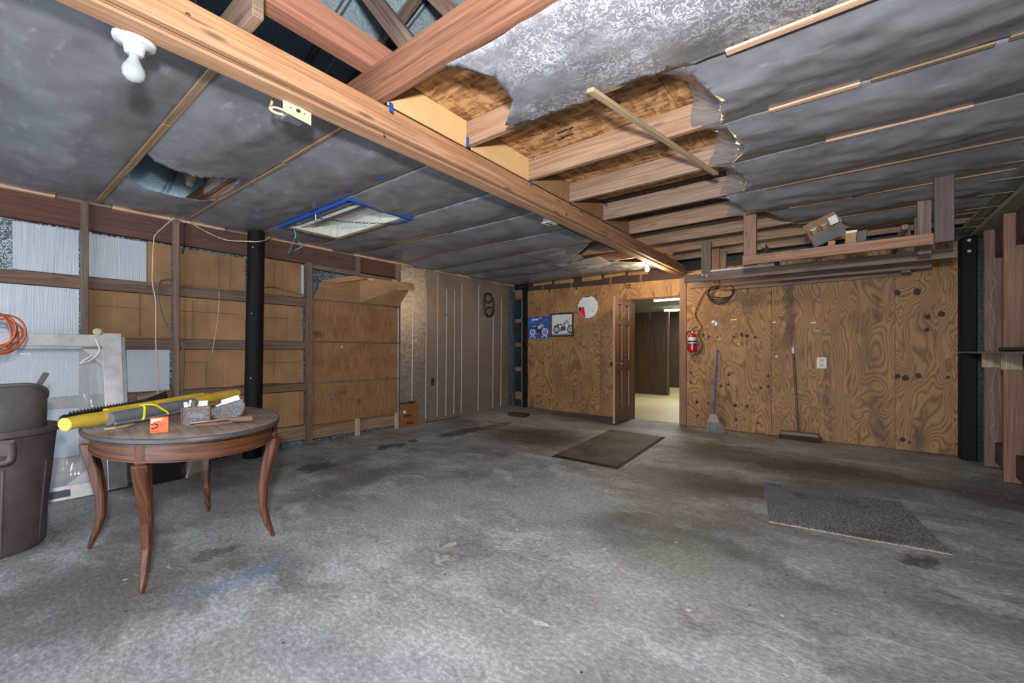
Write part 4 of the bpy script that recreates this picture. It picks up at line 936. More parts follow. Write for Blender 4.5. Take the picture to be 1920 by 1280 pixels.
# orange card box
p = at(299, 811); fn = Vector((.90, -.25, 0)).normalized(); sr = Vector((-fn.y, fn.x, 0))
ob = thing('orange_box', tuple(p), 'small orange printed box standing on the table', 'box')
def ocard(a, b, o=0): return p + sr * a * .74 + Vector((0, 0, b * .84)) + fn * o
hexa('carton', [ocard(-.05, 0, 0), ocard(.05, 0, 0), ocard(.05, 0, -.03), ocard(-.05, 0, -.03), ocard(-.05, .095, 0), ocard(.05, .095, 0), ocard(.05, .095, -.03), ocard(-.05, .095, -.03)], 'orange_card', ob)
def patch(nm, poly, m, par, f, o, th_): return prism(nm, poly, lambda a, b: f(a, b, o), th_, m, par)
patch('logo_patch', [(-.044, .072), (.014, .078), (.014, .088), (-.044, .088)], 'paper_white', ob, ocard, .0002, fn * .0006)
patch('logo_wedge', [(-.046, .055), (-.036, .06), (-.028, .076), (-.044, .076)], 'paper_white', ob, ocard, .0003, fn * .0006)
tube('printed_curl', [ocard(a, b, .0008) for a, b in [(-.045, .055), (-.03, .058), (-.014, .052), (-.012, .04), (-.022, .032), (-.044, .03)]], .0028, 'label_black', ob, sp=4, sides=5)
for i in range(6): patch('text_line', [(.0, .057 - i * .007), (.035 - .006 * (i % 3), .057 - i * .007), (.035 - .006 * (i % 3), .0595 - i * .007), (.0, .0595 - i * .007)], 'label_red', ob, ocard, .0002, fn * .0005)
for i in range(8): patch('text_letter', [(-.045 + i * .006, .008), (-.0412 + i * .006, .008), (-.0412 + i * .006, .016), (-.045 + i * .006, .016)], 'label_red', ob, ocard, .0002, fn * .0005)
# leather pouches
p1 = at(367, 798); f1 = Vector((.92, -.30, 0)).normalized(); s1 = Vector((-f1.y, f1.x, 0))
lp = thing('tool_pouch', tuple(p1), 'square dark leather tool pouch stuffed with papers', 'pouch')
def g1(a, b, o=0): return p1 + s1 * a + Vector((0, 0, b)) + f1 * (o - .10 * b)
def pouch_front(parent, poly, g, depth):
    nq = len(poly); front = [g(a, b, 0) for a, b in poly]; back = [g(a, b, -depth) for a, b in poly]
    V_ = front + back; F_ = [tuple(range(nq)), tuple(range(2 * nq - 1, nq - 1, -1))] + [(i, nq + i, nq + (i + 1) % nq, (i + 1) % nq) for i in range(nq)]
    return mk('pouch_body', V_, F_, 'leather', parent, bevel=.004)
sq = [(-.063, .008), (-.054, 0), (.054, 0), (.064, .012), (.065, .108), (-.064, .105)]
pouch_front(lp, sq, g1, .05)
tube('stitched_rim', [g1(a, b, .003) for a, b in sq[5:] + sq[:5]], .004, 'rust', lp, sides=6)
patch('embossed_patch', [(-.028, .045), (.036, .045), (.036, .068), (-.028, .068)], 'grey_foam', lp, g1, .0006, f1 * .0012)
quadplate('pocket_band', [g1(-.058, .083, .002), g1(.058, .085, .002), g1(.058, .098, .002), g1(-.058, .096, .002)], .002, 'rust', lp)
for i, (a, w_, h_, ti, m) in enumerate([(-.045, .018, .03, -.1, 'paper_white'), (-.035, .012, .04, .25, 'chip_grey'), (-.02, .014, .034, .35, 'rust'), (-.006, .012, .03, -.3, 'dark_handle'), (.01, .012, .028, .3, 'chip_grey'), (.034, .04, .032, .02, 'paper_white')]):
    c_ = g1(a, .095, -.02 - .004 * (i % 3)); quadplate('paper_slip', [c_ - s1 * w_ / 2, c_ + s1 * w_ / 2, c_ + s1 * (w_ / 2 + ti * h_) + Vector((0, 0, h_ + .01)), c_ + s1 * (-w_ / 2 + ti * h_) + Vector((0, 0, h_ + .01))], .003, m, lp, bevel=0)
p2 = at(428, 790); 
lq = thing('tool_pouch', tuple(p2), 'rounded dark leather pouch with a white pad beside the square pouch', 'pouch')
def g2(a, b, o=0): ca, sa = math.cos(.30), math.sin(.30); return p2 + s1 * (a * ca - (b - .07) * sa) + Vector((0, 0, a * sa + (b - .07) * ca + .072)) + f1 * (o - .12 * b)
rd = [(.088 * math.cos(a), .085 - .085 * math.sin(a)) for a in [math.pi * i / 14 for i in range(15)]]
rd = [(a, b) for a, b in rd] + [(-.088, .105), (.088, .105)]
pouch_front(lq, rd, g2, .045)
tube('stitched_rim', [g2(a, b, .003) for a, b in rd[:15]], .004, 'rust', lq, sides=6)
quadplate('white_pad', [g2(-.02, .09, -.012), g2(.075, .09, -.012), g2(.075, .135, -.012), g2(-.02, .135, -.012)], .012, 'paper_white', lq)
quadplate('white_pad', [g2(-.055, .09, -.02), g2(-.02, .09, -.02), g2(-.02, .118, -.02), g2(-.055, .112, -.02)], .01, 'paper_white', lq)
tube('pouch_strap', [g2(-.08, .10, -.01), g2(-.10, .12, -.02), g2(-.12, .12, -.03), g2(-.10, .09, -.01)], .009, 'leather', lq, sp=4)
# rusty spud tool
q0, q1 = at(356, 802), at(478, 788)
dd = (q1 - q0).normalized(); ss = Vector((dd.y, -dd.x, 0)); ss = ss if ss.x > 0 else -ss; LL = (q1 - q0).length
ru = thing('rusty_tool', tuple((q0 + q1) / 2), 'rusty steel digging blade with a tube socket at the front of the table', 'tool')
prism('tool_blade', [(0, -.002), (.10, -.015), (LL * .5, -.02), (LL * .97, -.025), (LL, -.012), (LL * .93, .0), (LL * .5, .008), (.08, .01)], lambda a, b: q0 + dd * a + ss * b + Vector((0, 0, .024)), (0, 0, .006), 'blade_steel', ru)
prism('tool_side', [(.03, .0), (LL * .30, .0), (LL * .62, .002), (LL * .62, .026), (LL * .35, .032), (.10, .016)], lambda a, b: q0 + dd * a + ss * b + Vector((0, 0, .001)), (0, 0, .018), 'rust', ru, bevel=.003)
sk = q0 + dd * LL * .58 + ss * .01 + Vector((0, 0, .023)); sv = (dd * .75 + ss * .42).normalized()
lathe('tool_socket', [(.012, 0), (.017, .05), (.019, .115), (.021, .118), (.014, .12), (.013, .08)], sk, 'rust', ru, axis=tuple(sv), sides=16)
tag(prism('wood_chip', [(0, 0), (.018, .003), (.02, .008), (.004, .007)], lambda a, b: at(318, 812) + Vector((a, b, .001)), (0, 0, .003), 'rust'), 'tiny brown chip lying on the table before the orange box', 'chip')

# ------------------------------------------------------------------ things on the floor
def flat(u, v): p = onf(u, v); return p
mc = [flat(1034, 856), flat(1158, 880), flat(1248, 820), flat(1145, 806)]
mt = thing('rubber_mat', tuple(sum(mc, Vector()) / 4), 'dark rubber floor mat lying before the doorway', 'mat')
cn = sum(mc, Vector()) / 4; up_ = Vector((0, 0, .018))
inn = [p_ + (cn - p_).normalized() * .055 for p_ in mc]
V = [p_ + Vector((0, 0, .001)) for p_ in mc] + [p_ + up_ for p_ in inn]
mk('bevelled_border', V, [(0, 1, 5, 4), (1, 2, 6, 5), (2, 3, 7, 6), (3, 0, 4, 7), (3, 2, 1, 0)], 'dark_rubber', mt)
V = [p_ + Vector((0, 0, .004)) for p_ in inn] + [p_ + up_ + Vector((0, 0, .001)) for p_ in inn]
mk('mat_top', V, BF, 'rubber_mat', mt, bevel=.003)
cc_ = [flat(1442, 979), flat(1786, 1041), flat(1688, 943), flat(1432, 906)]
cp = thing('carpet_piece', tuple(sum(cc_, Vector()) / 4), 'speckled grey carpet offcut lying on the bare slab', 'carpet')
hexa('backing', [p_ + Vector((0, 0, .001)) for p_ in cc_] + [p_ + Vector((0, 0, .005)) for p_ in cc_], 'wood_pale', cp, bevel=0)
hexa('pile', [p_ + Vector((0, 0, .005)) for p_ in cc_] + [p_ + Vector((0, 0, .012)) for p_ in cc_], 'carpet', cp, bevel=.002)
c_ = flat(973, 780); bb = c_ + Vector((0, 0, .0))
tag(hexa('wood_block', [bb + Vector((x_ * .19, y_ * .09, 0)) for x_, y_ in ((-.8, -1), (.8, -1), (.8, 1), (-.8, 1))] + [bb + Vector((x_ * .19, y_ * .1, .055)) for x_, y_ in ((-1, -1), (1, -1), (1, 1), (-1, 1))], 'brown_block'), 'small dark brown wedge block lying in the back corner', 'block')

# ------------------------------------------------------------------ things on and before the back wall
# panelled door standing open
door = thing('door_1', (-2.875, 7.0, .05), 'brown six-panel wooden door standing open', 'door', kind='structure')
DW, DZ0, DZ1 = .70, .055, 2.06
hx, hy = -2.872, 6.995; ang = R(91.5)
dd_ = Vector((-math.cos(ang) * -1, -math.sin(ang), 0)); dd_ = Vector((.02, -1, 0)).normalized(); nn_ = Vector((1, .02, 0)).normalized()
def dpt(a, z, o=0): return Vector((hx, hy, 0)) + dd_ * a + Vector((0, 0, z)) + nn_ * o
def dbox(nm, a0, a1, z0, z1, o0, o1, m, par=door, **k): return hexa(nm, [dpt(a0, z0, o0), dpt(a1, z0, o0), dpt(a1, z0, o1), dpt(a0, z0, o1), dpt(a0, z1, o0), dpt(a1, z1, o0), dpt(a1, z1, o1), dpt(a0, z1, o1)], m, par, **k)
dbox('door_core', .01, DW - .01, DZ0 + .01, DZ1 - .01, -.026, -.014, 'wood_door')
for a0, a1 in [(0, .11), (DW / 2 - .05, DW / 2 + .05), (DW - .11, DW)]: dbox('stile', a0, a1, DZ0, DZ1, -.04, 0, 'wood_door')
for z0, z1 in [(DZ0, .28), (.88, 1.06), (1.62, 1.72), (1.95, DZ1)]:
    dbox('rail', .11, DW / 2 - .05, z0, z1, -.04, 0, 'wood_door'); dbox('rail', DW / 2 + .05, DW - .11, z0, z1, -.04, 0, 'wood_door')
for z0, z1 in [(.28, .88), (1.06, 1.62), (1.72, 1.95)]:
    for a0, a1 in [(.11, DW / 2 - .05), (DW / 2 + .05, DW - .11)]:
        dbox('raised_panel', a0 + .02, a1 - .02, z0 + .02, z1 - .02, -.032, -.006, 'wood_door', bevel=.006)
        dbox('panel_moulding', a0, a0 + .012, z0, z1, -.03, -.002, 'wood_dooredge'); dbox('panel_moulding', a1 - .012, a1, z0, z1, -.03, -.002, 'wood_dooredge')
dbox('door_edge', DW, DW + .004, DZ0, DZ1, -.04, 0, 'wood_dooredge')
kz = 1.0
for o, sgn in ((0, 1), (-.04, -1)):
    lathe('rose', [(.03, 0), (.03, .006), (.014, .012), (.012, .035), (.024, .045), (.026, .06), (.015, .068)], dpt(DW - .06, kz, o), 'brass' if sgn > 0 else 'black_plastic', door, axis=tuple(nn_ * sgn), sides=16)
tube('lever', [dpt(DW - .06, kz, .05), dpt(DW - .10, kz + .002, .055), dpt(DW - .16, kz - .006, .052)], .008, 'chrome', door)
box_ = dbox('number_plate', .30, .36, 1.74, 1.84, 0, .012, 'galvanised'); dbox('plate_mark', .31, .35, 1.76, 1.78, .012, .014, 'label_black'); dbox('plate_mark', .31, .35, 1.80, 1.82, .012, .014, 'label_black')

# poster, framed picture and round sign
yb = YB - .003
def mcycle(parent, x0, z0, s, mw, mb, md):
    """side view of a generic cruiser, drawn as thin print on the wall plane"""
    def g(a, b): return Vector((x0 + a * s, yb - .012, z0 + b * s))
    def wheel(cx, cz, r, m):
        tube('printed_wheel', [g(cx + r * math.cos(t), cz + r * math.sin(t)) for t in [k * math.pi / 10 for k in range(20)]], .030 * s, m, parent, closed=True, sides=4)
        for k in range(3): a = k * math.pi / 3; tube('printed_spoke', [g(cx - r * math.cos(a), cz - r * math.sin(a)), g(cx + r * math.cos(a), cz + r * math.sin(a))], .007 * s, m, parent, sides=4)
    wheel(.16, .17, .13, mw); wheel(.84, .17, .14, mw)
    P = lambda nm, pts, m: prism(nm, pts, g, (0, -.001, 0), m, parent)
    P('printed_engine', [(.34, .12), (.62, .12), (.60, .30), (.38, .30)], mb); P('printed_tank', [(.44, .34), (.56, .32), (.68, .44), (.60, .50), (.48, .44)], md)
    P('printed_seat', [(.18, .36), (.30, .34), (.44, .34), (.42, .40), (.30, .38), (.20, .42)], mb); P('printed_fender', [(.0, .26), (.10, .35), (.26, .34), (.30, .22), (.24, .29), (.10, .31)], mb)
    tube('printed_fork', [g(.84, .17), g(.68, .50), g(.60, .56)], .014 * s, mw, parent, sides=4); tube('printed_pipe', [g(.10, .09), g(.40, .09), g(.52, .16)], .014 * s, md, parent, sides=4)
    tube('printed_lamp', [g(.70, .47), g(.75, .47)], .035 * s, md, parent, sides=6)
a, b = on(990, 594, y=yb), on(1031, 633, y=yb)
po = thing('blue_poster', ((a.x + b.x) / 2, yb, b.z), 'blue motorcycle poster pinned beside the framed picture', 'poster')
box('poster_sheet', a.x, b.x, yb - .006, yb, 1.452, 1.888, 'poster_blue', po, bevel=0)
for (x_, z_, w_, h_, m) in [(.10, .36, .16, .03, 'poster_pale'), (.06, .40, .10, .025, 'poster_teal'), (.02, .30, .14, .06, 'poster_teal'), (.28, .39, .06, .02, 'poster_pale'), (.36, .34, .12, .03, 'poster_teal'), (.12, .24, .09, .008, 'poster_pale')]:
    box('print_streak', a.x + x_, a.x + x_ + w_, yb - .0068, yb - .006, 1.452 + z_, 1.452 + z_ + h_, m, po, bevel=0)
mcycle(po, a.x + .05, 1.50, .44, 'poster_pale', 'label_black', 'sign_white')
for cx in (.12, .40):
    tube('printed_reflection', [(a.x + cx + .06 * math.cos(t), yb - .008, 1.458 + .045 * math.sin(t)) for t in [k * math.pi / 8 for k in range(9)]], .009, 'poster_pale', po, sides=4)
a, b = on(1033, 592, y=yb), on(1076, 632, y=yb)
pf = thing('framed_picture', ((a.x + b.x) / 2, yb, 1.46), 'black framed grey motorcycle picture on the plywood wall', 'picture')
pz0, pz1 = 1.475, 1.925
box('picture_sheet', a.x + .02, b.x - .02, yb - .010, yb, pz0 + .02, pz1 - .02, 'photo_grey', pf, bevel=0)
for q in [(a.x, b.x, pz0, pz0 + .028), (a.x, b.x, pz1 - .028, pz1), (a.x, a.x + .028, pz0 + .028, pz1 - .028), (b.x - .028, b.x, pz0 + .028, pz1 - .028)]:
    box('frame_rail', q[0], q[1], yb - .025, yb, q[2], q[3], 'black_plastic', pf)
box('grey_band', a.x + .028, b.x - .028, yb - .0115, yb - .010, pz0 + .028, pz0 + .06, 'photo_mid', pf, bevel=0)
for i in range(4): box('caption_mark', b.x - .09, b.x - .075, yb - .0115, yb - .010, pz1 - .075 - .02 * i, pz1 - .062 - .02 * i, 'photo_dark', pf, bevel=0)
mcycle(pf, a.x + .06, pz0 + .06, .46, 'photo_dark', 'photo_dark', 'photo_mid')
c_ = on(1102.5, 575.5, y=yb); rs = thing('round_sign', tuple(c_), 'round white disc sign with a torn red label on the plywood', 'sign')
RS = .205
lathe('disc', [(RS, 0), (RS, .008), (RS - .006, .012)], (c_.x, yb, c_.z), 'sign_white', rs, axis=(0, -1, 0), sides=48)
tube('rim', [(c_.x + RS * math.cos(t), yb - .008, c_.z + RS * math.sin(t)) for t in [k * math.pi / 24 for k in range(48)]], .004, 'photo_mid', rs, closed=True, sides=5)
g = lambda a_, b_: Vector((c_.x + a_ * RS, yb - .0125, c_.z + b_ * RS))
prism('red_label', [(-.92, -.02), (-.36, .06), (-.22, -.86), (-.28, -.94), (-.55, -.80), (-.80, -.54), (-.94, -.25)], g, (0, -.001, 0), 'label_red', rs)
prism('black_patch', [(-.94, .0), (-.66, .03), (-.66, -.28), (-.88, -.30)], lambda a_, b_: g(a_, b_) - Vector((0, .0012, 0)), (0, -.001, 0), 'label_black', rs)
prism('black_bar', [(-.42, .86), (.22, .90), (.20, .97), (-.05, .985), (-.30, .94)], g, (0, -.001, 0), 'label_black', rs)
for i, ch in enumerate('LIMIT'):
    cu = bpy.data.curves.new('label_letter', 'FONT'); cu.body = ch; cu.size = .062; cu.align_x = 'CENTER'; cu.align_y = 'CENTER'; cu.extrude = .0006
    to = bpy.data.objects.new('label_letter', cu); col.objects.link(to)
    dg = bpy.context.evaluated_depsgraph_get(); me = bpy.data.meshes.new_from_object(to.evaluated_get(dg)); bpy.data.objects.remove(to)
    p_ = g(-.47 + .025 * i, -.10 - .165 * i) - Vector((0, .002, 0)); me.transform(Matrix.Translation(p_) @ Matrix.Rotation(R(90), 4, 'X') @ Matrix.Rotation(R(-98), 4, 'Z'))
    me.materials.clear(); me.materials.append(MAT['label_black']); place('label_letter', me, rs)
for a_, b_ in [(-.36, .34), (.5, -.42)]: lathe('screw', [(.006, 0), (.005, .003)], g(a_, b_), 'photo_dark', rs, axis=(0, -1, 0), sides=8)

# fire extinguisher
ex = on(1298, 650, y=6.92); ez = 1.185
fe = thing('fire_extinguisher', (ex.x, 6.92, ez), 'red fire extinguisher hung on the plywood beside the doorway', 'fire extinguisher')
X, Y = ex.x, 6.925
lathe('cylinder', [(.0, 0), (.045, .0), (.06, .012), (.062, .03), (.062, .225), (.052, .26), (.025, .285), (.02, .295), (0, .295)], (X, Y, ez), 'red_paint', fe, sides=28)
lathe('label_band', [(.0626, .135), (.0632, .137), (.0632, .225), (.0626, .227)], (X, Y, ez), 'sign_white', fe, sides=28)
lathe('label_stripe', [(.0634, .152), (.0640, .153), (.0640, .175), (.0634, .176)], (X, Y, ez), 'label_black', fe, sides=28)
lathe('holding_strap', [(.0626, .105), (.064, .106), (.064, .115), (.0626, .116)], (X, Y, ez), 'black_plastic', fe, sides=28)
lathe('valve', [(.018, .29), (.02, .30), (.02, .335), (.012, .345)], (X, Y, ez), 'chrome', fe, sides=16)
plank('carry_handle', (X - .01, Y - .01, ez + .34), (X + .095, Y - .01, ez + .325), .02, .008, 'black_plastic', fe); plank('lever', (X - .01, Y - .01, ez + .35), (X + .085, Y - .01, ez + .395), .02, .008, 'black_plastic', fe)
tube('hose', [(X - .015, Y, ez + .32), (X - .055, Y - .02, ez + .315), (X - .085, Y - .02, ez + .27), (X - .082, Y - .02, ez + .15), (X - .075, Y - .02, ez + .08)], .009, 'black_plastic', fe, sp=6)
tube('nozzle', [(X - .075, Y - .02, ez + .085), (X - .07, Y - .02, ez + .03)], [.010, .014], 'black_plastic', fe)
box('wall_bracket', X - .02, X + .02, Y + .06, 6.999, ez + .05, ez + .24, 'black_plastic', fe)
# coil of cable over the sheet and its tail
ccc = on(1349, 552, y=6.93); co = thing('cable_coil', tuple(ccc), 'coil of dark cable hanging under the wooden rack', 'cable')
for i in range(5):
    rg = random.Random(i + 11); rx_, rz_ = .16 + .03 * rg.random(), .10 + .035 * rg.random()
    tube('cable_loop', [(ccc.x + .02 * rg.random() + rx_ * math.cos(t), 6.965 - .012 * i + .01 * math.sin(2 * t), ccc.z + .01 * i + rz_ * math.sin(t) + .02 * math.cos(2 * t + i)) for t in [k * math.pi / 12 for k in range(24)]], .008, 'black_cable', co, closed=True, sides=6)
tube('cable_tail', [on(u, v, y=6.978) for u, v in [(1330, 541), (1320, 550), (1304, 585), (1308, 600), (1316, 614), (1310, 627), (1317, 643), (1312, 660), (1297, 667)]], .006, 'black_cable', co, sp=6, sides=6)
lathe('cable_nail', [(.006, 0), (.006, .05)], (ccc.x - .06, 7.0, ccc.z + .12), 'galvanised', co, axis=(0, -1, 0), sides=8)
# outlet
o_ = on(1540.5, 680, y=YB); ou = thing('wall_outlet', (o_.x, YB, o_.z - .07), 'ivory double outlet plate on the bare plywood', 'outlet')
box('cover_plate', o_.x - .055, o_.x + .055, YB - .008, YB, o_.z - .075, o_.z + .075, 'ivory_plastic', ou)
for dz in (-.03, .03):
    box('socket', o_.x - .02, o_.x + .02, YB - .011, YB - .008, o_.z + dz - .022, o_.z + dz + .022, 'chip_grey', ou)
    for dx in (-.009, .009): box('slot', o_.x + dx - .002, o_.x + dx + .002, YB - .0118, YB - .011, o_.z + dz - .008, o_.z + dz + .01, 'label_black', ou, bevel=0)
k_ = on(1339, 606, y=YB); kh = thing('cup_hook', tuple(k_), 'round steel cup plate screwed to the plywood above the extinguisher hose', 'plate')
lathe('cup_plate', [(.045, 0), (.045, .003), (.03, .006), (.015, .012)], (k_.x, YB, k_.z), 'galvanised', kh, axis=(0, -1, 0), sides=16); lathe('cup_centre', [(.012, .012), (.01, .02)], (k_.x, YB, k_.z), 'label_black', kh, axis=(0, -1, 0), sides=10)
k_ = on(1178, 537, y=YB); tag(tube('eye_ring', [(k_.x + .03 * math.cos(t), YB - .012, k_.z + .03 * math.sin(t)) for t in [k * math.pi / 8 for k in range(16)]], .007, 'black_plastic', closed=True, sides=6), 'dark ring fixed to the plywood over the door', 'ring')
for (u, v, du, dv, m) in [(1376, 599, 3, 1, 'yellow_strap'), (1451, 604, 2, 1, 'paper_white'), (1525, 605, 2.4, 1.2, 'paper_white'), (1385, 645, 1, 1.5, 'paper_white'), (1456, 668, 1, 2, 'paper_white'), (1348, 635, 2, .8, 'paper_white'), (1533, 620, 2, .8, 'chip_grey')]:
    p_ = on(u, v, y=YB); box('paper_fleck', p_.x - du * .012, p_.x + du * .012, YB - .002, YB, p_.z - dv * .008, p_.z + dv * .008, m, wb, bevel=0)

# broom with blue handle
bh = onf(1338, 811); bm = thing('straight_broom', (bh.x, bh.y, bh.z), 'upright broom with a blue handle leaning on the plywood', 'broom')
top_ = on(1345, 655, y=6.972); nb_ = Vector((bh.x, bh.y, bh.z))
tube('handle', [nb_ + Vector((.0, .02, .27)), top_], .012, 'blue_metal', bm, sides=10)
prism('broom_head', [(-.045, .27), (.045, .27), (.085, .15), (-.085, .15)], lambda a_, b_: nb_ + Vector((a_, -.02 + .06 * b_, b_)), (0, .045, 0), 'broom_pink', bm, bevel=.004)
br_ = []
for i in range(40):
    t = i / 39 - .5; a_ = nb_ + Vector((t * .16, random.uniform(-.012, .022), .152)); b__ = nb_ + Vector((t * .25 + .02, random.uniform(-.035, .03), .003))
    br_.append(sweep_geo([a_, (a_ + b__) / 2, b__], [.006, .005, .003], 5))
tag(join_mk('bristles', br_, 'bristle_grey', bm), kind='stuff')
# push broom
pl, prr = onf(1462, 830), onf(1543, 832); pl.y = prr.y = 6.90; pl = on(1462, 829, y=6.90); prr = on(1540, 834, y=6.90)
zf_ = fz(-.5, 6.9); pb = thing('push_broom', ((pl.x + prr.x) / 2, 6.9, zf_), 'wide dark push broom standing head down against the plywood', 'broom')
hexa('broom_block', [(pl.x, 6.86, zf_ + .055), (prr.x, 6.86, zf_ + .055), (prr.x, 6.93, zf_ + .055), (pl.x, 6.93, zf_ + .055), (pl.x + .01, 6.87, zf_ + .105), (prr.x - .05, 6.87, zf_ + .105), (prr.x - .05, 6.925, zf_ + .105), (pl.x + .01, 6.925, zf_ + .105)], 'dark_handle', pb, bevel=.006)
br_ = []
for i in range(60):
    x_ = pl.x + .005 + (prr.x - pl.x - .01) * (i % 30) / 29; y_ = 6.872 if i < 30 else 6.912
    br_.append(sweep_geo([Vector((x_, y_, zf_ + .056)), Vector((x_ + random.uniform(-.004, .012), y_ - .03 + random.uniform(-.01, .01), zf_ + .002))], [.011, .009], 5))
tag(join_mk('bristles', br_, 'bristle_dark', pb), kind='stuff')
ptop = on(1487, 651, y=6.970); pbot = on(1497, 812, y=6.90)
tube('handle', [pbot, pbot + (ptop - pbot) * .93], .014, 'dark_handle', pb, sides=10); tube('grip_tip', [pbot + (ptop - pbot) * .93, ptop], .016, 'sign_white', pb, sides=10)

# fluorescent lamps of the back room
for i, (x_, y_) in enumerate([(-2.9, 9.9), (-3.55, 12.6)]):
    fl_ = thing('fluorescent_lamp', (x_, y_, 2.40), 'lit fluorescent ceiling lamp ' + ('nearest the doorway in the back room' if i == 0 else 'deep inside the back room beyond the panelling'), 'lamp', 'lamps in the back room')
    box('housing', x_ - .65, x_ + .65, y_ - .08, y_ + .08, 2.41, 2.45, 'white_enamel', fl_); tube('tube_light', [(x_ - .62, y_, 2.385), (x_ + .62, y_, 2.385)], .032, 'tube_lit', fl_, sides=10)
    area('fluorescent_light', (x_, y_, 2.35), (0, 0, 0), 1.2, .1, 42, (.98, 1, .88))
for i, (z_, h_, m) in enumerate([(.1, .5, 'sign_white'), (.72, .25, 'photo_mid'), (1.05, .22, 'broom_pink'), (1.35, .55, 'sign_white'), (2.0, .12, 'photo_mid')]):
    tag(box('stored_box', -3.62, -3.36, 12.4, 12.7, .032 + z_ - .1 if i == 0 else z_, z_ + h_, m, bevel=.01), ['tall pale', 'dark grey', 'pinkish', 'large pale', 'flat grey'][i] + ' box ' + ['at the foot', 'second from the foot', 'third from the foot', 'second from the top', 'on top'][i] + ' of the pile behind the panelling', 'box', 'boxes stored behind the panelling')

# ------------------------------------------------------------------ right wall ledge
lg_ = thing('wall_ledge', (1.18, 5.4, 1.1), 'narrow board ledge running along the right hand studs', 'shelf')
box('ledge_board', .985, 1.21, 3.6, 6.795, 1.178, 1.195, 'wood_plate', lg_)
for y_ in (6.53, 5.84, 5.16, 4.48): box('ledge_bracket', 1.12, 1.25, y_ - .02, y_ - .001, 1.03, 1.177, 'wood_pale', lg_)
tag(tube('steel_rod', [(1.10, 5.72, 1.215), (1.11, 5.0, 1.215), (1.10, 4.6, 1.215)], .018, 'label_black', sides=10), 'black rod lying on the narrow wall ledge', 'rod')

# ------------------------------------------------------------------ hanging rack under the joists
rk = thing('hanging_rack', (-.4, 5.8, 2.05), 'rough wooden rack of boards hung from the joists', 'rack')
def rboard(nm, u0, v0, u1, v1, y, h_, th_, m):
    a_, b_ = on(u0, v0, y=y), on(u1, v1, y=y); z_ = (a_.z + b_.z) / 2
    return box(nm, a_.x, b_.x, y, y + th_, z_, z_ + h_, m, rk), a_, b_, z_
Y0, Y1, Y2, Y3 = 4.66, 5.78, 6.50, 6.93
_, sa, sb, z_s0 = rboard('cross_board', 1392, 498, 1757, 455, Y0, .088, .04, 'wood_orange')
_, sc_a, sc_b, z_s1 = rboard('cross_board', 1282, 531, 1794, 481, Y1, .098, .04, 'wood_rack')
rboard('cross_board', 1292, 538, 1748, 505, Y2, .085, .04, 'wood_rack'); rboard('cross_board', 1349, 543, 1709, 517, Y3, .07, .035, 'wood_rack')
def rpost(u0, u1, vb, y, m, th_=.04, zt=2.568, zb=None):
    a_, b_ = on(u0, vb, y=y), on(u1, vb, y=y); box('hanger_post', a_.x, b_.x, y, y + th_, a_.z if zb is None else zb, zt, m, rk)
rpost(1752, 1790, 455, Y0 - .045, 'wood_purple', .042); rpost(1394, 1418, 480, Y0 + .042, 'wood_orange', .04, 2.568, z_s0 - .0)
rpost(1720, 1747, 440, Y0 + .55, 'wood_rack', .04, 2.56, z_s0 + .02)
rpost(1315, 1333, 507, Y1 + .043, 'wood_stud', .04, 2.60, z_s1); rpost(1335, 1349, 500, Y2 - .2, 'wood_orange', .04, 2.60, z_s1); rpost(1350, 1362, 503, Y2 + .045, 'wood_rack', .04, 2.60, z_s1)
rpost(1715, 1740, 480, Y1 + .043, 'wood_rack', .04, 2.60, z_s1); rpost(1690, 1708, 480, Y2 + .045, 'wood_rack', .04, 2.60, z_s1)
for x_ in (sa.x + .15, sb.x - .2):     # bearers from front to back
    box('bearer', x_, x_ + .04, Y0 + .042, Y3 + .03, z_s1 + .10, z_s1 + .14, 'wood_rack', rk)
for (u, v) in [(1317, 515), (1325, 517), (1729, 476), (1744, 473)]:
    p_ = on(u, v, y=Y1); lathe('bolt_head', [(.012, 0), (.012, .004), (.006, .007)], (p_.x, Y1, p_.z), 'bolt_white', rk, axis=(0, -1, 0), sides=10)
zr = z_s1 + .14
a_, b_ = on(1331, 506, y=Y1 - .06), on(1464, 493, y=Y1 - .06)
tag(tube('white_tube', [Vector((a_.x, Y1 - .02, z_s1 + .116)), Vector((b_.x, Y1 + .02, z_s1 + .116))], .014, 'paper_white', sides=10), 'thin white tube lying along the rack board', 'tube')
# boxes on the rack, on the front board
bx_ = on(1528, 470, y=Y0 + .12); zb_ = z_s0 + .089
tray = thing('open_carton', (bx_.x + .1, Y0 + .2, zb_), 'tipped open grey carton with two cardboard tubes on the rack', 'box')
M_ = Matrix.Translation(Vector((bx_.x, Y0 + .05, zb_ + .005))) @ Matrix.Rotation(R(-22), 4, 'Y') @ Matrix.Rotation(R(34), 4, 'X')
def tr(x_, y_, z_): return M_ @ Vector((x_, y_, z_))
def tbox(nm, x0, x1, y0, y1, z0, z1, m, par): return hexa(nm, [tr(x0, y0, z0), tr(x1, y0, z0), tr(x1, y1, z0), tr(x0, y1, z0), tr(x0, y0, z1), tr(x1, y0, z1), tr(x1, y1, z1), tr(x0, y1, z1)], m, par, bevel=.001)
CW, CD, CH = .25, .20, .115
tbox('front_side', 0, CW, 0, .004, 0, CH, 'grey_plastic', tray); tbox('back_side', 0, CW, CD, CD + .004, 0, CH + .045, 'cardboard', tray); tbox('end_side', 0, .004, .004, CD, 0, CH, 'cardboard', tray); tbox('end_side', CW - .004, CW, .004, CD, 0, CH + .03, 'chip_grey', tray); tbox('bottom', .004, CW - .004, .004, CD, 0, .004, 'cardboard', tray)
tbox('inside_label', CW - .07, CW - .006, .12, .126, .08, CH + .04, 'paper_white', tray)
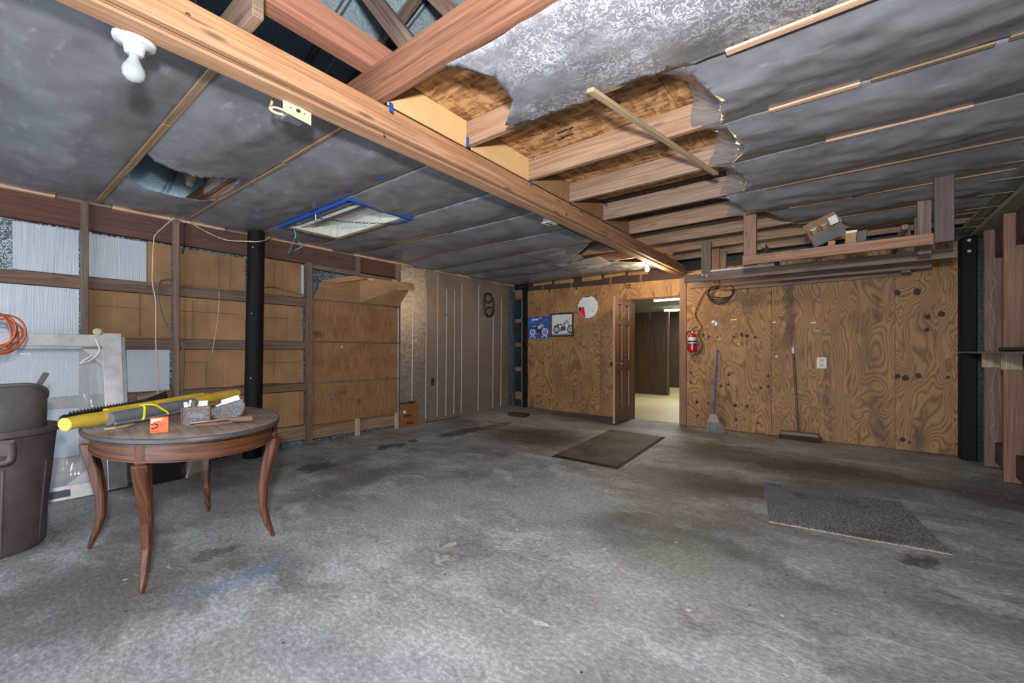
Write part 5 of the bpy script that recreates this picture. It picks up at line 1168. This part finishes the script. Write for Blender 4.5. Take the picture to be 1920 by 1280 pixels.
for i, (x_, m) in enumerate([(.055, 'paper_white'), (.135, 'ivory_plastic')]):
    cy = thing('cardboard_tube', tuple(tr(x_, .07, .01)), ('white' if i == 0 else 'yellow') + ' capped cardboard tube standing in the tipped carton', 'tube', 'tubes in the carton')
    ax_ = tuple((tr(0, 0, 1) - tr(0, 0, 0)))
    lathe('tube_body', [(.026, 0), (.026, .13)], tr(x_, .08, .006), 'cardboard', cy, axis=ax_, sides=18); lathe('tube_cap', [(.028, .13), (.028, .138), (.012, .139)], tr(x_, .08, .006), m, cy, axis=ax_, sides=18)
    for dx in (-.009, .009): lathe('cap_hole', [(.006, .139), (.006, .1405)], tr(x_ + dx, .08, .006), 'label_black', cy, axis=ax_, sides=8)
nx = tr(CW, 0, 0).x
p_ = Vector((on(1577, 455, y=Y0 + .02).x + .028, Y0 + .01, zb_))
sb1 = thing('small_carton', tuple(p_), 'small torn brown carton with white flaps beside the tipped carton', 'box')
box('carton_body', p_.x, p_.x + .075, p_.y, p_.y + .06, p_.z + .0, p_.z + .085, 'cardboard', sb1); box('carton_flap', p_.x + .005, p_.x + .08, p_.y - .004, p_.y, p_.z + .088, p_.z + .105, 'paper_white', sb1, bevel=0); quadplate('carton_flap', [p_ + Vector((0, 0, .086)), p_ + Vector((.075, 0, .086)), p_ + Vector((.085, .04, .11)), p_ + Vector((.01, .04, .11))], .003, 'cardboard_pale', sb1, bevel=0)
p_ = Vector((on(1594, 450, y=Y0 + .02).x + .03, Y0 + .01, zb_))
tag(hexa('black_carton', [p_ + Vector(q) for q in [(.01, 0, 0), (.075, 0, 0), (.075, .02, 0), (.01, .02, 0), (.02, 0, .095), (.09, 0, .10), (.09, .02, .10), (.02, .02, .095)]], 'label_black'), 'thin black card folder leaning beside the small carton', 'folder')
p_ = Vector((on(1552, 468, y=Y0).x, Y0 - .0, zb_)); tag(prism('torn_card', [(0, 0), (.05, 0), (.055, .03), (.035, .04), (.02, .035), (.005, .04)], lambda a2, b2: p_ + Vector((a2, .0, b2)), (0, .003, 0), 'cardboard'), 'torn scrap of brown card on the front rack board', 'scrap')

# ------------------------------------------------------------------ things on the beam and ceiling
# loose stick hanging under the joists
s0, s1_ = on(1106, 168, z=2.50), on(1342, 326, z=2.555)
tag(plank('loose_stick', s0, s1_, .042, .02, 'wood_stick', up=(.2, .1, 1)), 'weathered loose stick hanging slanted under the bare joists', 'stick')
# porcelain lamp holder with a dead bulb
L0 = Vector((-2.185, .405, 2.405)); ax = Vector((-.12, .0, -1)).normalized()
box('lamp_block', -2.215, -2.145, .36, .45, 2.425, 2.475, 'wood_beam', ce)
lh = thing('lamp_holder', tuple(L0), 'white porcelain lamp holder with an unlit frosted bulb on the big beam', 'lamp')
lathe('base_disc', [(.066, -.012), (.068, 0), (.063, .011), (.038, .016), (.033, .022), (.030, .045), (.024, .05)], L0, 'porcelain', lh, axis=tuple(ax), sides=32)
lathe('bulb', [(.015, .045), (.016, .062), (.025, .08), (.035, .10), (.037, .115), (.033, .133), (.019, .147), (.0, .151)], L0, 'bulb_frost', lh, axis=tuple(ax), sides=24)
# lit lamp by the doorway
L1 = on(1211, 491, x=-2.30); L1.z = 2.50; L1 = Vector((-2.28, L1.y, 2.505))
ll = thing('lamp_holder', tuple(L1), 'white lamp holder with a glowing bulb near the doorway', 'lamp')
box('mounting_block', L1.x - .06, -2.142, L1.y - .06, L1.y + .06, L1.z + .005, L1.z + .04, 'wood_girt', ll)
lathe('base_disc', [(.058, -.008), (.060, 0), (.056, .010), (.034, .014), (.030, .045), (.022, .05)], L1, 'porcelain', ll, axis=(0, 0, -1), sides=28)
bl = lathe('bulb', [(.013, .045), (.014, .065), (.022, .082), (.030, .10), (.031, .115), (.027, .132), (.015, .143), (.0, .146)], L1, 'bulb_lit', ll, axis=(0, 0, -1), sides=20)
lt = bpy.data.lights.new('bulb_light', 'POINT'); lt.energy = 34; lt.color = (1, .72, .42); lt.shadow_soft_size = .04
lo_ = bpy.data.objects.new('bulb_light', lt); col.objects.link(lo_); lo_.location = L1 - Vector((0, 0, .19))
# switch box
sx0, sy0, sz0 = -2.165, .955, 2.345
sw_ = thing('switch_box', (-2.2, 1.01, 2.34), 'steel switch box with an ivory toggle plate on the big beam', 'switch')
box('metal_box', -2.215, -2.148, .965, 1.058, 2.355, 2.405, 'galvanised', sw_)
quadplate('cover_plate', [on(531, 183, x=-2.12), on(531, 183, x=-2.12) + Vector((0, 0, -.062)), on(584, 212, x=-2.12) + Vector((0, 0, -.062)), on(584, 212, x=-2.12)], .006, 'ivory_plastic', sw_)
pc = on(558, 208, x=-2.118); box('toggle', pc.x - .002, pc.x + .012, pc.y - .008, pc.y + .01, pc.z - .006, pc.z + .006, 'label_black', sw_)
for dy in (-.033, .033): lathe('screw', [(.003, 0), (.003, .003)], (pc.x, pc.y + dy, pc.z), 'photo_dark', sw_, axis=(1, 0, 0), sides=8)
for dz in (.012, -.012): tube('cable', [(-2.19, .965, 2.38 + dz), (-2.20, .93, 2.38 + dz), (-2.215, .915, 2.385), (-2.24, .93, 2.42), (-2.25, .96, 2.52)], .006, 'cream_wire', sw_, sp=5, sides=6)
# outlet box further along
ob_ = on(1024, 420, z=2.40); ob2 = thing('outlet_box', tuple(ob_), 'small white outlet box hanging at the side of the big beam', 'outlet')
box('metal_box', -2.235, -2.145, ob_.y - .05, ob_.y + .06, 2.405, 2.445, 'galvanised', ob2); box('cover_plate', -2.245, -2.145, ob_.y - .06, ob_.y + .065, 2.395, 2.404, 'porcelain', ob2)
for dy in (-.025, .025): box('socket', -2.21, -2.18, ob_.y + dy - .015, ob_.y + dy + .015, 2.3925, 2.395, 'photo_dark', ob2, bevel=0)
tag(tube('beam_cable', [(-2.15, ob_.y + .08, 2.405), (-2.15, ob_.y + .5, 2.395), (-2.16, ob_.y + .9, 2.40), (-2.15, ob_.y + 1.4, 2.40)], .007, 'black_cable', sp=5, sides=6), 'black cable stapled under the beam past the outlet box', 'cable')
# recessed unlit shop light
sl = thing('shop_light', (-4.15, 2.43, 2.56), 'unlit white shop light recessed in the film with blue tape edging', 'lamp')
x0, x1, y0, y1 = -4.80, -3.50, 2.12, 2.74; zt = 2.70
box('well_side', x0 - .012, x0, y0, y1, 2.558, zt, 'white_enamel', sl); box('well_side', x1, x1 + .012, y0, y1, 2.558, zt, 'cardboard_pale', sl)
box('well_side', x0, x1, y0 - .012, y0, 2.558, zt, 'cardboard_pale', sl); box('well_side', x0, x1, y1, y1 + .012, 2.558, zt, 'white_enamel', sl); box('well_top', x0 - .012, x1 + .012, y0 - .012, y1 + .012, zt, zt + .01, 'white_enamel', sl)
hexa('reflector', [(x0 + .03, y0 + .05, 2.60), (x1 - .04, y0 + .05, 2.60), (x1 - .04, y0 + .30, 2.60), (x0 + .03, y0 + .30, 2.60), (x0 + .03, y0 + .10, 2.69), (x1 - .04, y0 + .10, 2.69), (x1 - .04, y0 + .25, 2.69), (x0 + .03, y0 + .25, 2.69)], 'reflector', sl)
tube('fluorescent_tube', [(x0 + .06, y0 + .17, 2.585), (x1 - .08, y0 + .17, 2.585)], .018, 'glass_tube', sl, sides=12)
for q in [(x0 - .03, x0 + .012, y0 - .02, y1 + .02, 'wood_batten_old'), (x0, x1, y1 - .012, y1 + .02, 'wood_batten_old')]: box('frame_strip', q[0], q[1], q[2], q[3], 2.535, 2.557, q[4], sl)
for q in [(x0 - .03, x1 + .03, y0 - .045, y0 + .004), (x1 - .004, x1 + .045, y0 - .04, y1 + .05)]: box('blue_tape_strip', q[0], q[1], q[2], q[3], 2.531, 2.557, 'blue_tape', sl)
box('blue_tape_strip', x1 - .25, x1 - .02, y1 + .02, y1 + .045, 2.528, 2.55, 'blue_tape', sl)
def chain(parent, a2, b2, sag, nlk):
    for i in range(nlk):
        t = (i + .5) / nlk; c2 = Vector(a2).lerp(Vector(b2), t) - Vector((0, 0, sag * 4 * t * (1 - t))); d2 = (Vector(b2) - Vector(a2)).normalized(); s2 = Vector((0, 0, 1)) if i % 2 else d2.cross(Vector((0, 0, 1)))
        L2 = (Vector(b2) - Vector(a2)).length / nlk * .66
        tube('chain_link', [c2 + d2 * L2 * math.cos(q) + s2 * .008 * math.sin(q) for q in [k * math.pi / 4 for k in range(8)]], .0022, 'label_black', parent, closed=True, sides=4)
chain(sl, (x0 + .62, y0 - .02, 2.53), (x1 - .22, y1 - .0, 2.53), .02, 22); chain(sl, (x0 + .02, y0 + .02, 2.53), (x0 + .02, y1 - .02, 2.53), .015, 16)
tube('hook_link', [(x0 + .75, y0 - .03, 2.53), (x0 + .75, y0 - .03, 2.47)], .006, 'bolt_white', sl, sides=6)
# blue wire hanger
hg = thing('wire_hanger', tuple(on(553, 470, x=-4.72)), 'light blue wire coat hanger hanging from the shop light', 'hanger')
hp = [on(u, v, x=-4.72) for u, v in [(554, 447), (541, 474), (566, 463), (563, 455)]]
tube('hanger_body', hp, .006, 'cyan_wire', hg, closed=True, sides=6)
tube('hanger_hook', [hp[0], on(554, 438, x=-4.72), on(552, 432, x=-4.72), on(555, 428, x=-4.74)], .006, 'cyan_wire', hg, sp=4, sides=6)
# knots in the beam face, marks on the sheathing, small strip on the girt, dried caulk on the first stud
for (u, v, r, xx) in [(391, 80, .022, -2.0045), (352, 27, .008, -2.0045), (536, 128, .010, -2.0045), (405, 60, .006, -2.0045), (720, 250, .007, -1.9645), (1062, 402, .012, -1.9645)]:
    p = on(u, v, x=xx); rg = random.Random(u)
    prism('beam_knot', [(1.3 * r * rg.uniform(.8, 1.1) * math.cos(a * .628), r * rg.uniform(.8, 1.1) * math.sin(a * .628)) for a in range(10)], lambda a, b: p + Vector((0, a, b)), (.0012, 0, 0), 'knot_brown', ce)
for i in range(12):
    rg = random.Random(i + 5); p = on(1048 + 5 * (i % 6) + rg.uniform(-2, 2), 262 - 2.2 * (i % 6) - 12 * (i // 6), z=2.737)
    box('stencil_mark', p.x - .012, p.x + rg.uniform(.004, .016), p.y - .01, p.y + .008, 2.7365, 2.738, 'ink_dark', ce, bevel=0)
a, b = on(440, 719, x=-5.415), on(519, 717, x=-5.415)
tag(plank('flat_strip', (-5.42, a.y, .80), (-5.42, b.y + .03, .803), .03, .022, 'dark_handle'), 'dark flat strip lying on the girt behind the black pole', 'strip')
rg = random.Random(2)
tube('dried_caulk', [(1.205 + rg.uniform(-.02, .02), 6.5495, .25 + .05 * i) for i in range(40)], [rg.uniform(.001, .006) for i in range(40)], 'broom_pink', wr, sides=5)
